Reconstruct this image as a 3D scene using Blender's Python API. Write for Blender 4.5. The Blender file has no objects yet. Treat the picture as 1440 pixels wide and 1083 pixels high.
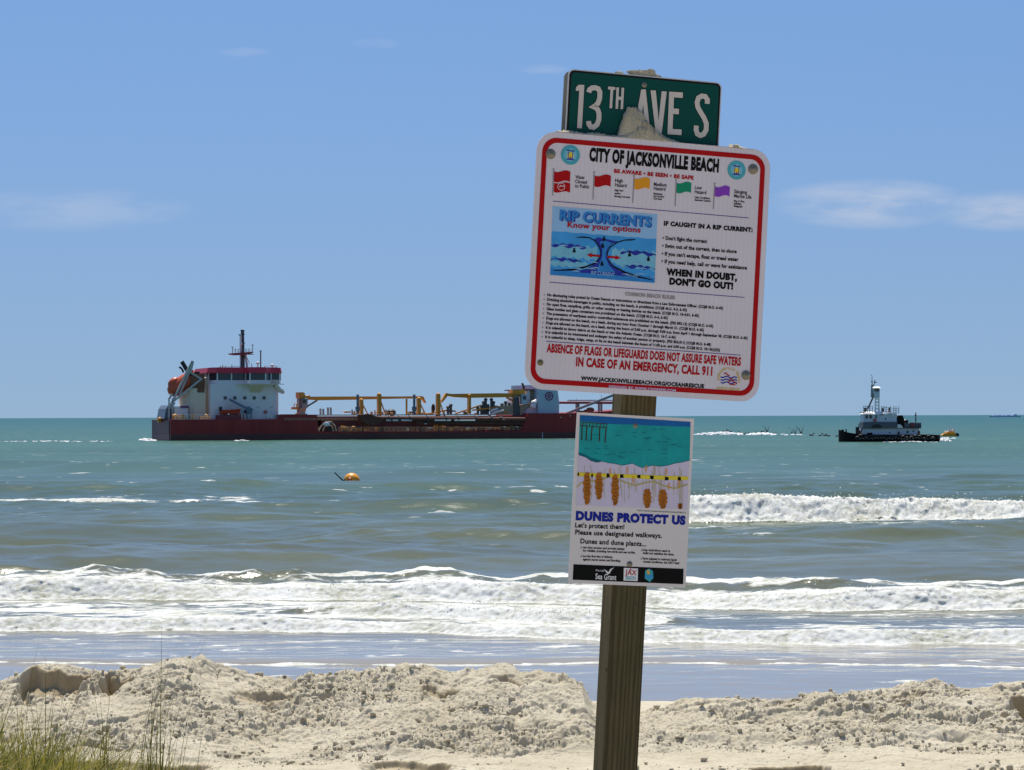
import bpy, bmesh, math, random
import numpy as np
from mathutils import Vector, Matrix, Euler

random.seed(7)
RNG = np.random.default_rng(11)
SC = bpy.context.scene
COL = SC.collection
R = math.radians

# ------------------------------------------------------------------ camera
F = 3600.0                      # focal length in photo pixels (photo is 1440 wide)
CX, CY = 720.0, 541.5
PITCH = math.atan(44.2 / F)
ROLL = R(0.187)
CAM = Vector((0, 0, 4.5))
FWD = Vector((0, math.cos(PITCH), math.sin(PITCH)))
U0 = Vector((0, -math.sin(PITCH), math.cos(PITCH)))
RGT = math.cos(ROLL) * Vector((1, 0, 0)) - math.sin(ROLL) * U0
UPV = math.cos(ROLL) * U0 + math.sin(ROLL) * Vector((1, 0, 0))

def ray(x, y):
    return FWD * F + RGT * (x - CX) - UPV * (y - CY)

def at(x, y, Y):                # the point at depth Y seen at photo pixel x, y
    d = ray(x, y)
    return CAM + d * (Y / d.y)

def hor(x):                     # photo row of the horizon at column x
    return 585.7 - (x - 720) * 0.00326

cd = bpy.data.cameras.new('camera')
cd.sensor_width = 36.0
cd.lens = 36.0 * F / 1440.0
cd.clip_start = 0.1
cd.clip_end = 80000.0
cam = bpy.data.objects.new('camera', cd)
COL.objects.link(cam)
m3 = Matrix((RGT, UPV, -FWD)).transposed()
cam.matrix_world = Matrix.Translation(CAM) @ m3.to_4x4()
SC.camera = cam

# ------------------------------------------------------------------ light
SUN_EL = R(67)
SUN_AZ = R(-10)                 # left of the view direction (+Y)
w = bpy.data.worlds.new('World')
SC.world = w
w.use_nodes = True
nt = w.node_tree
nt.nodes.clear()
wo = nt.nodes.new('ShaderNodeOutputWorld')
bg = nt.nodes.new('ShaderNodeBackground')
sky = nt.nodes.new('ShaderNodeTexSky')
sky.sky_type = 'NISHITA'
sky.sun_disc = False
sky.sun_elevation = SUN_EL
sky.sun_rotation = SUN_AZ
sky.altitude = 0
sky.air_density = 1.25
sky.dust_density = 0.5
sky.ozone_density = 6.0
bg.inputs['Strength'].default_value = 0.108
tint = nt.nodes.new('ShaderNodeMix'); tint.data_type = 'RGBA'; tint.blend_type = 'MULTIPLY'
tint.inputs['Factor'].default_value = 1.0
tint.inputs['B'].default_value = (0.80, 0.90, 0.97, 1)
# faint high cloud, laid out on the sky direction itself
tc = nt.nodes.new('ShaderNodeTexCoord')
def wmath(op, a, b=None):
    n = nt.nodes.new('ShaderNodeMath'); n.operation = op
    for i, v in enumerate((a, b)):
        if v is None: continue
        if isinstance(v, (int, float)): n.inputs[i].default_value = v
        else: nt.links.new(v, n.inputs[i])
    return n.outputs[0]
sep = nt.nodes.new('ShaderNodeSeparateXYZ')
nt.links.new(tc.outputs['Generated'], sep.inputs[0])
az = wmath('DIVIDE', sep.outputs[0], sep.outputs[1])
el = wmath('DIVIDE', sep.outputs[2], sep.outputs[1])
comb = nt.nodes.new('ShaderNodeCombineXYZ')
nt.links.new(wmath('MULTIPLY', az, 26.0), comb.inputs[0])
nt.links.new(wmath('MULTIPLY', el, 105.0), comb.inputs[1])
nz = nt.nodes.new('ShaderNodeTexNoise')
nz.inputs['Scale'].default_value = 1.0; nz.inputs['Detail'].default_value = 6; nz.inputs['Roughness'].default_value = 0.55
nt.links.new(comb.outputs[0], nz.inputs['Vector'])
def blob(cx, cy, sx, sy):
    a = wmath('DIVIDE', wmath('SUBTRACT', az, (cx - 720) / F), sx / F)
    b = wmath('DIVIDE', wmath('SUBTRACT', el, (586 - cy) / F), sy / F)
    q = wmath('ADD', wmath('MULTIPLY', a, a), wmath('MULTIPLY', b, b))
    return wmath('MAXIMUM', wmath('SUBTRACT', 1.0, q), 0.0)
fronty = wmath('GREATER_THAN', sep.outputs[1], 0.1)
cl = None
for (cx, cy, sx, sy, s) in ((1225, 288, 150, 38, 1.0), (1425, 298, 130, 32, 0.9), (95, 292, 190, 34, 0.42),
                            (345, 72, 40, 8, 0.34), (530, 60, 36, 9, 0.3), (765, 97, 40, 8, 0.34)):
    t = wmath('MULTIPLY', blob(cx, cy, sx, sy), s)
    cl = t if cl is None else wmath('MAXIMUM', cl, t)
mr = nt.nodes.new('ShaderNodeMapRange'); mr.interpolation_type = 'SMOOTHSTEP'
mr.inputs['From Min'].default_value = 0.34; mr.inputs['From Max'].default_value = 0.62
nt.links.new(nz.outputs['Fac'], mr.inputs['Value'])
cfac = wmath('MULTIPLY', wmath('MULTIPLY', cl, wmath('ADD', wmath('MULTIPLY', mr.outputs[0], 0.75), 0.15)), wmath('MULTIPLY', fronty, 0.54))
cmix = nt.nodes.new('ShaderNodeMix'); cmix.data_type = 'RGBA'
cmix.inputs['B'].default_value = (6.1, 6.1, 6.5, 1)
lift = nt.nodes.new('ShaderNodeVectorMath'); lift.operation = 'MULTIPLY_ADD'     # clear air down to the horizon
lift.inputs[1].default_value = (1, 1, 0.62); lift.inputs[2].default_value = (0, 0, 0.35)
nt.links.new(tc.outputs['Generated'], lift.inputs[0])
nrm = nt.nodes.new('ShaderNodeVectorMath'); nrm.operation = 'NORMALIZE'
nt.links.new(lift.outputs[0], nrm.inputs[0]); nt.links.new(nrm.outputs[0], sky.inputs[0])
nt.links.new(sky.outputs[0], tint.inputs['A'])
hz = nt.nodes.new('ShaderNodeMix'); hz.data_type = 'RGBA'      # milky air low over the sea
hz.inputs['B'].default_value = (2.72, 3.92, 5.22, 1)
hq = wmath('MAXIMUM', wmath('SUBTRACT', 1.0, wmath('DIVIDE', wmath('ABSOLUTE', sep.outputs[2]), 0.20)), 0.0)
nt.links.new(wmath('MULTIPLY', wmath('MULTIPLY', hq, hq), 0.85), hz.inputs['Factor'])
nt.links.new(tint.outputs['Result'], hz.inputs['A']); nt.links.new(hz.outputs['Result'], cmix.inputs['A'])
nt.links.new(cfac, cmix.inputs['Factor'])
nt.links.new(cmix.outputs['Result'], bg.inputs['Color'])
nt.links.new(bg.outputs[0], wo.inputs['Surface'])

sl = bpy.data.lights.new('sun', 'SUN')
sl.energy = 5.0
sl.angle = R(0.53)
sl.color = (1.0, 0.94, 0.83)
sun = bpy.data.objects.new('sun', sl)
COL.objects.link(sun)
sdir = Vector((math.sin(SUN_AZ) * math.cos(SUN_EL), math.cos(SUN_AZ) * math.cos(SUN_EL), math.sin(SUN_EL)))
sun.rotation_euler = sdir.to_track_quat('Z', 'Y').to_euler()
sun.location = (0, 0, 60)
SC.view_settings.view_transform = 'Standard'
SC.view_settings.look = 'None'
SC.view_settings.exposure = 0.12
SC.view_settings.gamma = 1.0

# ------------------------------------------------------------------ helpers
def pm(name, rgb, rough=0.6, var=0.12, scale=3.0, metal=0.0, bump=0.0, bscale=40.0, spec=0.5, stretch=(1, 1, 1), emit=None):
    m = bpy.data.materials.new(name); m.use_nodes = True
    t = m.node_tree; b = t.nodes['Principled BSDF']
    b.inputs['Roughness'].default_value = rough
    b.inputs['Metallic'].default_value = metal
    b.inputs['Specular IOR Level'].default_value = spec
    co = t.nodes.new('ShaderNodeTexCoord'); mp = t.nodes.new('ShaderNodeMapping')
    mp.inputs['Scale'].default_value = stretch
    t.links.new(co.outputs['Object'], mp.inputs['Vector'])
    n = t.nodes.new('ShaderNodeTexNoise'); n.inputs['Scale'].default_value = scale; n.inputs['Detail'].default_value = 5
    t.links.new(mp.outputs[0], n.inputs['Vector'])
    mx = t.nodes.new('ShaderNodeMix'); mx.data_type = 'RGBA'
    lo = [max(0, c * (1 - var)) for c in rgb]; hi = [min(1, c * (1 + var)) for c in rgb]
    mx.inputs['A'].default_value = (*lo, 1); mx.inputs['B'].default_value = (*hi, 1)
    t.links.new(n.outputs['Fac'], mx.inputs['Factor'])
    t.links.new(mx.outputs['Result'], b.inputs['Base Color'])
    if bump:
        n2 = t.nodes.new('ShaderNodeTexNoise'); n2.inputs['Scale'].default_value = bscale; n2.inputs['Detail'].default_value = 4
        t.links.new(mp.outputs[0], n2.inputs['Vector'])
        bp = t.nodes.new('ShaderNodeBump'); bp.inputs['Strength'].default_value = bump; bp.inputs['Distance'].default_value = 0.02
        t.links.new(n2.outputs['Fac'], bp.inputs['Height']); t.links.new(bp.outputs[0], b.inputs['Normal'])
    return m

class MB:
    """collects shapes and links them as ONE mesh object"""
    def __init__(s): s.v = []; s.f = []; s.g = []
    def add(s, vs, fs):
        k = len(s.v); s.g.append((k, len(s.f))); s.v += [tuple(v) for v in vs]; s.f += [tuple(i + k for i in f) for f in fs]; return s
    def box(s, x0, x1, y0, y1, z0, z1):
        return s.add([(x0,y0,z0),(x1,y0,z0),(x1,y1,z0),(x0,y1,z0),(x0,y0,z1),(x1,y0,z1),(x1,y1,z1),(x0,y1,z1)],
                     [(0,3,2,1),(4,5,6,7),(0,1,5,4),(1,2,6,5),(2,3,7,6),(3,0,4,7)])
    def prism(s, pts, y0, y1):      # outline in x,z pushed from y0 to y1
        n = len(pts)
        vs = [(p[0], y0, p[1]) for p in pts] + [(p[0], y1, p[1]) for p in pts]
        fs = [tuple(range(n)), tuple(range(2*n-1, n-1, -1))] + [(i, i+n, (i+1) % n + n, (i+1) % n) for i in range(n)]
        return s.add(vs, fs)
    def prismz(s, pts, z0, z1, sh=1.0):      # outline in x,y pushed from z0 to z1
        n = len(pts); cx = sum(p[0] for p in pts)/n; cy = sum(p[1] for p in pts)/n
        vs = [(p[0], p[1], z0) for p in pts] + [(cx+(p[0]-cx)*sh, cy+(p[1]-cy)*sh, z1) for p in pts]
        fs = [tuple(range(n-1, -1, -1)), tuple(range(n, 2*n))] + [(i, (i+1) % n, (i+1) % n + n, i+n) for i in range(n)]
        return s.add(vs, fs)
    def tube(s, p0, p1, r, r1=None, n=8):
        p0 = Vector(p0); p1 = Vector(p1); r1 = r if r1 is None else r1
        d = (p1 - p0).normalized()
        a = d.orthogonal().normalized(); b = d.cross(a)
        vs = []
        for p, q in ((p0, r), (p1, r1)):
            for i in range(n):
                t = 2*math.pi*i/n
                vs.append(p + (a*math.cos(t) + b*math.sin(t))*q)
        fs = [(i, (i+1) % n, (i+1) % n + n, i+n) for i in range(n)] + [tuple(range(n-1,-1,-1)), tuple(range(n, 2*n))]
        return s.add(vs, fs)
    def path(s, pts, r, n=6):
        for a, b in zip(pts[:-1], pts[1:]): s.tube(a, b, r, n=n)
        return s
    def beam(s, p0, p1, wd, ht):     # rectangular bar
        p0 = Vector(p0); p1 = Vector(p1); d = (p1-p0).normalized()
        up = Vector((0,0,1)) if abs(d.z) < .95 else Vector((1,0,0))
        sd = d.cross(up).normalized(); up = sd.cross(d)
        vs = []
        for p in (p0, p1):
            for a, b in ((-1,-1),(1,-1),(1,1),(-1,1)): vs.append(p + sd*a*wd/2 + up*b*ht/2)
        return s.add(vs, [(0,1,2,3),(7,6,5,4),(0,4,5,1),(1,5,6,2),(2,6,7,3),(3,7,4,0)])
    def ball(s, c, rx, ry=None, rz=None, seg=14, rings=9, zmin=-1.0, rot=None):
        ry = rx if ry is None else ry; rz = rx if rz is None else rz
        vs = []; fs = []
        for j in range(rings+1):
            ph = math.pi*j/rings
            zz = max(math.cos(ph), zmin)
            rr = math.sin(ph) if math.cos(ph) > zmin else math.sqrt(max(0, 1-zmin*zmin))*(1 if math.cos(ph) > zmin-0.0 else 0.0)
            for i in range(seg):
                t = 2*math.pi*i/seg
                q = Vector((rx*rr*math.cos(t), ry*rr*math.sin(t), rz*zz))
                if rot is not None: q = rot @ q
                vs.append(Vector(c) + q)
        for j in range(rings):
            for i in range(seg):
                a = j*seg+i; b = j*seg+(i+1) % seg
                fs.append((a, a+seg, b+seg, b))
        return s.add(vs, fs)
    def lathe(s, prof, c=(0,0,0), n=16):      # prof: (radius, z)
        vs = []; fs = []
        for r_, z in prof:
            for i in range(n):
                t = 2*math.pi*i/n; vs.append((c[0]+r_*math.cos(t), c[1]+r_*math.sin(t), c[2]+z))
        for j in range(len(prof)-1):
            for i in range(n):
                a = j*n+i; b = j*n+(i+1) % n; fs.append((a, b, b+n, a+n))
        fs.append(tuple(range(n-1,-1,-1))); k = (len(prof)-1)*n; fs.append(tuple(range(k, k+n)))
        return s.add(vs, fs)
    def torus(s, c, R_, r_, rot=None, n=18, k=6):
        vs = []; fs = []
        for i in range(n):
            t = 2*math.pi*i/n
            for j in range(k):
                q = 2*math.pi*j/k
                p = Vector(((R_+r_*math.cos(q))*math.cos(t), r_*math.sin(q), (R_+r_*math.cos(q))*math.sin(t)))
                if rot is not None: p = rot @ p
                vs.append(Vector(c)+p)
        for i in range(n):
            for j in range(k):
                fs.append((i*k+j, i*k+(j+1) % k, ((i+1) % n)*k+(j+1) % k, ((i+1) % n)*k+j))
        return s.add(vs, fs)
    def split(s, name, mat, parent=None, smooth=False):     # every shape its own object of the same name
        g = s.g + [(len(s.v), len(s.f))]; r = []
        for (v0, f0), (v1, f1) in zip(g[:-1], g[1:]):
            q = MB(); q.v = s.v[v0:v1]; q.f = [tuple(i-v0 for i in f) for f in s.f[f0:f1]]; r.append(q.build(name, mat, parent, smooth))
        return r
    def build(s, name, mat, parent=None, smooth=False, label=None, fix=True):
        me = bpy.data.meshes.new(name)
        me.from_pydata([tuple(v) for v in s.v], [], s.f)
        me.materials.append(mat)
        if fix:
            b = bmesh.new(); b.from_mesh(me); bmesh.ops.recalc_face_normals(b, faces=b.faces); b.to_mesh(me); b.free()
        if smooth:
            me.polygons.foreach_set('use_smooth', [True]*len(me.polygons))
        o = bpy.data.objects.new(name, me); COL.objects.link(o)
        if parent is not None: o.parent = parent
        if label: o['label'] = label
        return o

def tag(o, label, cat, group=None, kind=None):
    if label: o['label'] = label
    if cat: o['category'] = cat
    if group: o['group'] = group
    if kind: o['kind'] = kind
    return o

def thing(name, label, cat, loc=(0,0,0), rot=(0,0,0), group=None):
    o = bpy.data.objects.new(name, None); COL.objects.link(o)
    o.empty_display_size = 0.2
    o.location = loc; o.rotation_euler = rot
    return tag(o, label, cat, group)

def grid_object(name, P, mat, attrs=None, smooth=True):    # P: rows x cols x 3
    nr, nc, _ = P.shape
    me = bpy.data.meshes.new(name)
    idx = np.arange(nr*nc, dtype=np.int32).reshape(nr, nc)
    q = np.stack([idx[:-1,:-1], idx[:-1,1:], idx[1:,1:], idx[1:,:-1]], -1).reshape(-1, 4)
    me.vertices.add(nr*nc); me.vertices.foreach_set('co', P.reshape(-1).astype(np.float32))
    me.loops.add(q.size); me.loops.foreach_set('vertex_index', q.reshape(-1))
    me.polygons.add(len(q)); me.polygons.foreach_set('loop_start', np.arange(0, q.size, 4, dtype=np.int32))
    me.update(calc_edges=True)
    if smooth: me.polygons.foreach_set('use_smooth', np.ones(len(q), dtype=bool))
    for k, a in (attrs or {}).items():
        at_ = me.attributes.new(k, 'FLOAT', 'POINT'); at_.data.foreach_set('value', a.reshape(-1).astype(np.float32))
    me.materials.append(mat)
    o = bpy.data.objects.new(name, me); COL.objects.link(o)
    return o

# ------------------------------------------------------------------ noise
_P = RNG.permutation(256).astype(np.int64); _P = np.concatenate([_P, _P])
_A = RNG.uniform(0, 2*np.pi, 256); _GX = np.cos(_A); _GY = np.sin(_A); _J = RNG.random(256); _K = RNG.random(256)
def perlin(x, y, s=0):
    x = x + s*17.13; y = y + s*9.71
    xi = np.floor(x).astype(np.int64); yi = np.floor(y).astype(np.int64)
    xf = x - xi; yf = y - yi
    u = xf*xf*xf*(xf*(xf*6-15)+10); v = yf*yf*yf*(yf*(yf*6-15)+10)
    def g(a, b, fx, fy):
        h = _P[_P[a & 255] + (b & 255)]
        return _GX[h]*fx + _GY[h]*fy
    n00 = g(xi, yi, xf, yf); n10 = g(xi+1, yi, xf-1, yf); n01 = g(xi, yi+1, xf, yf-1); n11 = g(xi+1, yi+1, xf-1, yf-1)
    return ((n00*(1-u)+n10*u)*(1-v) + (n01*(1-u)+n11*u)*v)*1.5
def fbm(x, y, o=4, s=0, g=0.5):
    t = 0; a = 1.0
    for i in range(o):
        t = t + a*perlin(x, y, s+i*3); x = x*2.03; y = y*2.03; a *= g
    return t
def worley(x, y, s=0):          # distance to the nearest jittered point and that point's random value
    x = x + s*5.37; y = y + s*3.19
    xi = np.floor(x).astype(np.int64); yi = np.floor(y).astype(np.int64)
    best = np.full(x.shape, 9.0); val = np.zeros(x.shape)
    for dx in (-1, 0, 1):
        for dy in (-1, 0, 1):
            a = xi+dx; b = yi+dy
            h = _P[_P[a & 255] + (b & 255)]
            px = a + _J[h]; py = b + _K[h]
            d = (px-x)**2 + (py-y)**2
            mk = d < best
            best = np.where(mk, d, best); val = np.where(mk, _J[_P[h]], val)
    return np.sqrt(best), val
def sstep(a, b, x):
    t = np.clip((x-a)/(b-a), 0, 1); return t*t*(3-2*t)

# ------------------------------------------------------------------ sea
def sea_material():
    m = bpy.data.materials.new('sea_water'); m.use_nodes = True
    t = m.node_tree; L = t.links
    wat = t.nodes['Principled BSDF']; out = t.nodes['Material Output']
    geo = t.nodes.new('ShaderNodeNewGeometry')
    sx = t.nodes.new('ShaderNodeSeparateXYZ'); L.new(geo.outputs['Position'], sx.inputs[0])
    def mth(op, a, b=None, c=None):
        n = t.nodes.new('ShaderNodeMath'); n.operation = op
        for i, v in enumerate((a, b, c)):
            if v is None: continue
            if isinstance(v, (int, float)): n.inputs[i].default_value = v
            else: L.new(v, n.inputs[i])
        return n.outputs[0]
    def noise(sc, det, sxy=(1, 1), rough=0.5, dist=0.0):
        mp = t.nodes.new('ShaderNodeMapping'); mp.inputs['Scale'].default_value = (sxy[0], sxy[1], 1)
        L.new(geo.outputs['Position'], mp.inputs['Vector'])
        n = t.nodes.new('ShaderNodeTexNoise'); n.inputs['Scale'].default_value = sc; n.inputs['Detail'].default_value = det
        n.inputs['Roughness'].default_value = rough; n.inputs['Distortion'].default_value = dist
        L.new(mp.outputs[0], n.inputs['Vector']); return n.outputs['Fac']
    # colour of the water body: sandy in the shallows, teal further out
    lg = mth('LOGARITHM', mth('MAXIMUM', sx.outputs[1], 1.0), 10.0)
    lgn = mth('ADD', lg, mth('MULTIPLY', mth('SUBTRACT', noise(0.012, 3, (0.35, 1.0)), 0.5), 0.35))
    rp = t.nodes.new('ShaderNodeMapRange'); rp.inputs['From Min'].default_value = 1.6; rp.inputs['From Max'].default_value = 3.4
    L.new(lgn, rp.inputs['Value'])
    cr = t.nodes.new('ShaderNodeValToRGB'); L.new(rp.outputs[0], cr.inputs[0])
    e = cr.color_ramp.elements
    stops = [(0.0, (0.28, 0.255, 0.22)), (0.05, (0.25, 0.23, 0.195)), (0.075, (0.14, 0.135, 0.09)), (0.12, (0.115, 0.118, 0.07)), (0.22, (0.085, 0.10, 0.052)),
             (0.32, (0.060, 0.094, 0.062)), (0.44, (0.045, 0.104, 0.070)), (0.62, (0.034, 0.104, 0.078)), (1.0, (0.010, 0.084, 0.080))]
    while len(e) < len(stops): e.new(0.5)
    for el_, (p, c) in zip(e, stops): el_.position = p; el_.color = (*c, 1)
    # streaky tones along the shore: silt, plus sky reflections off waves painted in
    pt = t.nodes.new('ShaderNodeMapRange'); pt.inputs['From Min'].default_value = 0.3; pt.inputs['From Max'].default_value = 0.7; pt.inputs['To Min'].default_value = 0.66; pt.inputs['To Max'].default_value = 1.34
    L.new(mth('ADD', mth('MULTIPLY', noise(0.10, 5, (0.28, 1.0), 0.65), 0.6), mth('MULTIPLY', noise(0.016, 4, (0.4, 1.0), 0.6), 0.4)), pt.inputs['Value'])
    pm_ = t.nodes.new('ShaderNodeMix'); pm_.data_type = 'RGBA'; pm_.blend_type = 'MULTIPLY'; pm_.inputs['Factor'].default_value = 1
    pc = t.nodes.new('ShaderNodeCombineXYZ')
    L.new(pt.outputs[0], pc.inputs[0]); L.new(mth('POWER', pt.outputs[0], 0.85), pc.inputs[1]); L.new(mth('POWER', pt.outputs[0], 0.6), pc.inputs[2])
    L.new(cr.outputs[0], pm_.inputs['A']); L.new(pc.outputs[0], pm_.inputs['B'])
    L.new(pm_.outputs['Result'], wat.inputs['Base Color'])
    wat.inputs['IOR'].default_value = 1.33
    def ramp(a, b, lo, hi):
        n = t.nodes.new('ShaderNodeMapRange'); n.inputs['From Min'].default_value = a; n.inputs['From Max'].default_value = b
        n.inputs['To Min'].default_value = lo; n.inputs['To Max'].default_value = hi
        L.new(sx.outputs[1], n.inputs['Value']); return n.outputs[0]
    L.new(mth('ADD', ramp(50, 60, 0.09, 0.18), ramp(70, 330, 0.0, 0.20)), wat.inputs['Roughness'])
    spc = t.nodes.new('ShaderNodeMapRange'); spc.inputs['From Min'].default_value = 65; spc.inputs['From Max'].default_value = 260
    spc.inputs['To Min'].default_value = 0.42; spc.inputs['To Max'].default_value = 0.20
    L.new(sx.outputs[1], spc.inputs['Value']); L.new(spc.outputs[0], wat.inputs['Specular IOR Level'])
    # ripples
    calm = mth('ADD', ramp(46.2, 47.4, 0.04, 0.24), ramp(52, 64, 0.0, 0.76))
    h = mth('ADD', mth('MULTIPLY', noise(1.1, 6, (0.55, 1.0), 0.62), 0.17), mth('ADD', mth('MULTIPLY', noise(0.22, 3, (0.5, 1.0), 0.5), 0.55), mth('MULTIPLY', noise(0.035, 4, (0.45, 1.0), 0.6), 4.5)))
    bp = t.nodes.new('ShaderNodeBump'); bp.inputs['Strength'].default_value = 0.30; bp.inputs['Distance'].default_value = 1.0
    L.new(mth('MULTIPLY', h, calm), bp.inputs['Height']); L.new(bp.outputs[0], wat.inputs['Normal'])
    # foam
    fa = t.nodes.new('ShaderNodeAttribute'); fa.attribute_name = 'foam'
    n1 = noise(1.35, 6, (0.75, 1.0), 0.62, 0.6); n2 = noise(4.0, 4, (0.8, 1.0), 0.6, 0.3)
    nn = mth('ADD', mth('MULTIPLY', mth('SUBTRACT', n1, 0.5), 2.0), mth('MULTIPLY', mth('SUBTRACT', n2, 0.5), 1.2))
    ms = t.nodes.new('ShaderNodeMapRange'); ms.interpolation_type = 'SMOOTHSTEP'
    ms.inputs['From Min'].default_value = 0.42; ms.inputs['From Max'].default_value = 0.66
    L.new(mth('ADD', fa.outputs['Fac'], mth('MULTIPLY', nn, 0.55)), ms.inputs['Value'])
    gate = mth('MULTIPLY', ms.outputs[0], mth('MINIMUM', mth('MULTIPLY', fa.outputs['Fac'], 9.0), 1.0))
    # whitecap flecks on open water
    wc = noise(0.9, 3, (0.40, 1.0), 0.55, 0.5); wc2 = noise(0.03, 2, (1.0, 1.0))
    wm = t.nodes.new('ShaderNodeMapRange'); wm.interpolation_type = 'SMOOTHSTEP'
    wm.inputs['From Min'].default_value = 0.665; wm.inputs['From Max'].default_value = 0.715
    L.new(mth('ADD', wc, mth('MULTIPLY', mth('SUBTRACT', wc2, 0.5), 0.16)), wm.inputs['Value'])
    op = t.nodes.new('ShaderNodeMapRange'); op.inputs['From Min'].default_value = 80; op.inputs['From Max'].default_value = 150
    L.new(sx.outputs[1], op.inputs['Value'])
    white = mth('MAXIMUM', gate, mth('MULTIPLY', mth('MULTIPLY', wm.outputs[0], op.outputs[0]), 0.9))
    fo = t.nodes.new('ShaderNodeBsdfPrincipled'); fc = t.nodes.new('ShaderNodeValToRGB'); L.new(mth('ADD', mth('MULTIPLY', noise(5.0, 6, (1.0, 1.6), 0.7, 0.5), 0.75), mth('MULTIPLY', noise(0.5, 2), 0.3)), fc.inputs[0])
    fc.color_ramp.elements[0].position = 0.40; fc.color_ramp.elements[0].color = (0.40, 0.40, 0.31, 1); fc.color_ramp.elements[1].position = 0.58; fc.color_ramp.elements[1].color = (0.72, 0.72, 0.69, 1)
    L.new(fc.outputs[0], fo.inputs['Base Color'])
    fo.inputs['Roughness'].default_value = 0.9; fo.inputs['Specular IOR Level'].default_value = 0.15
    fb = t.nodes.new('ShaderNodeBump'); fb.inputs['Strength'].default_value = 0.25; fb.inputs['Distance'].default_value = 0.05
    L.new(noise(11.0, 5, (0.8, 1.0), 0.7), fb.inputs['Height']); L.new(fb.outputs[0], fo.inputs['Normal'])
    mix = t.nodes.new('ShaderNodeMixShader'); L.new(white, mix.inputs[0]); L.new(wat.outputs[0], mix.inputs[1]); L.new(fo.outputs[0], mix.inputs[2])
    L.new(mix.outputs[0], out.inputs['Surface'])
    return m

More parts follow.
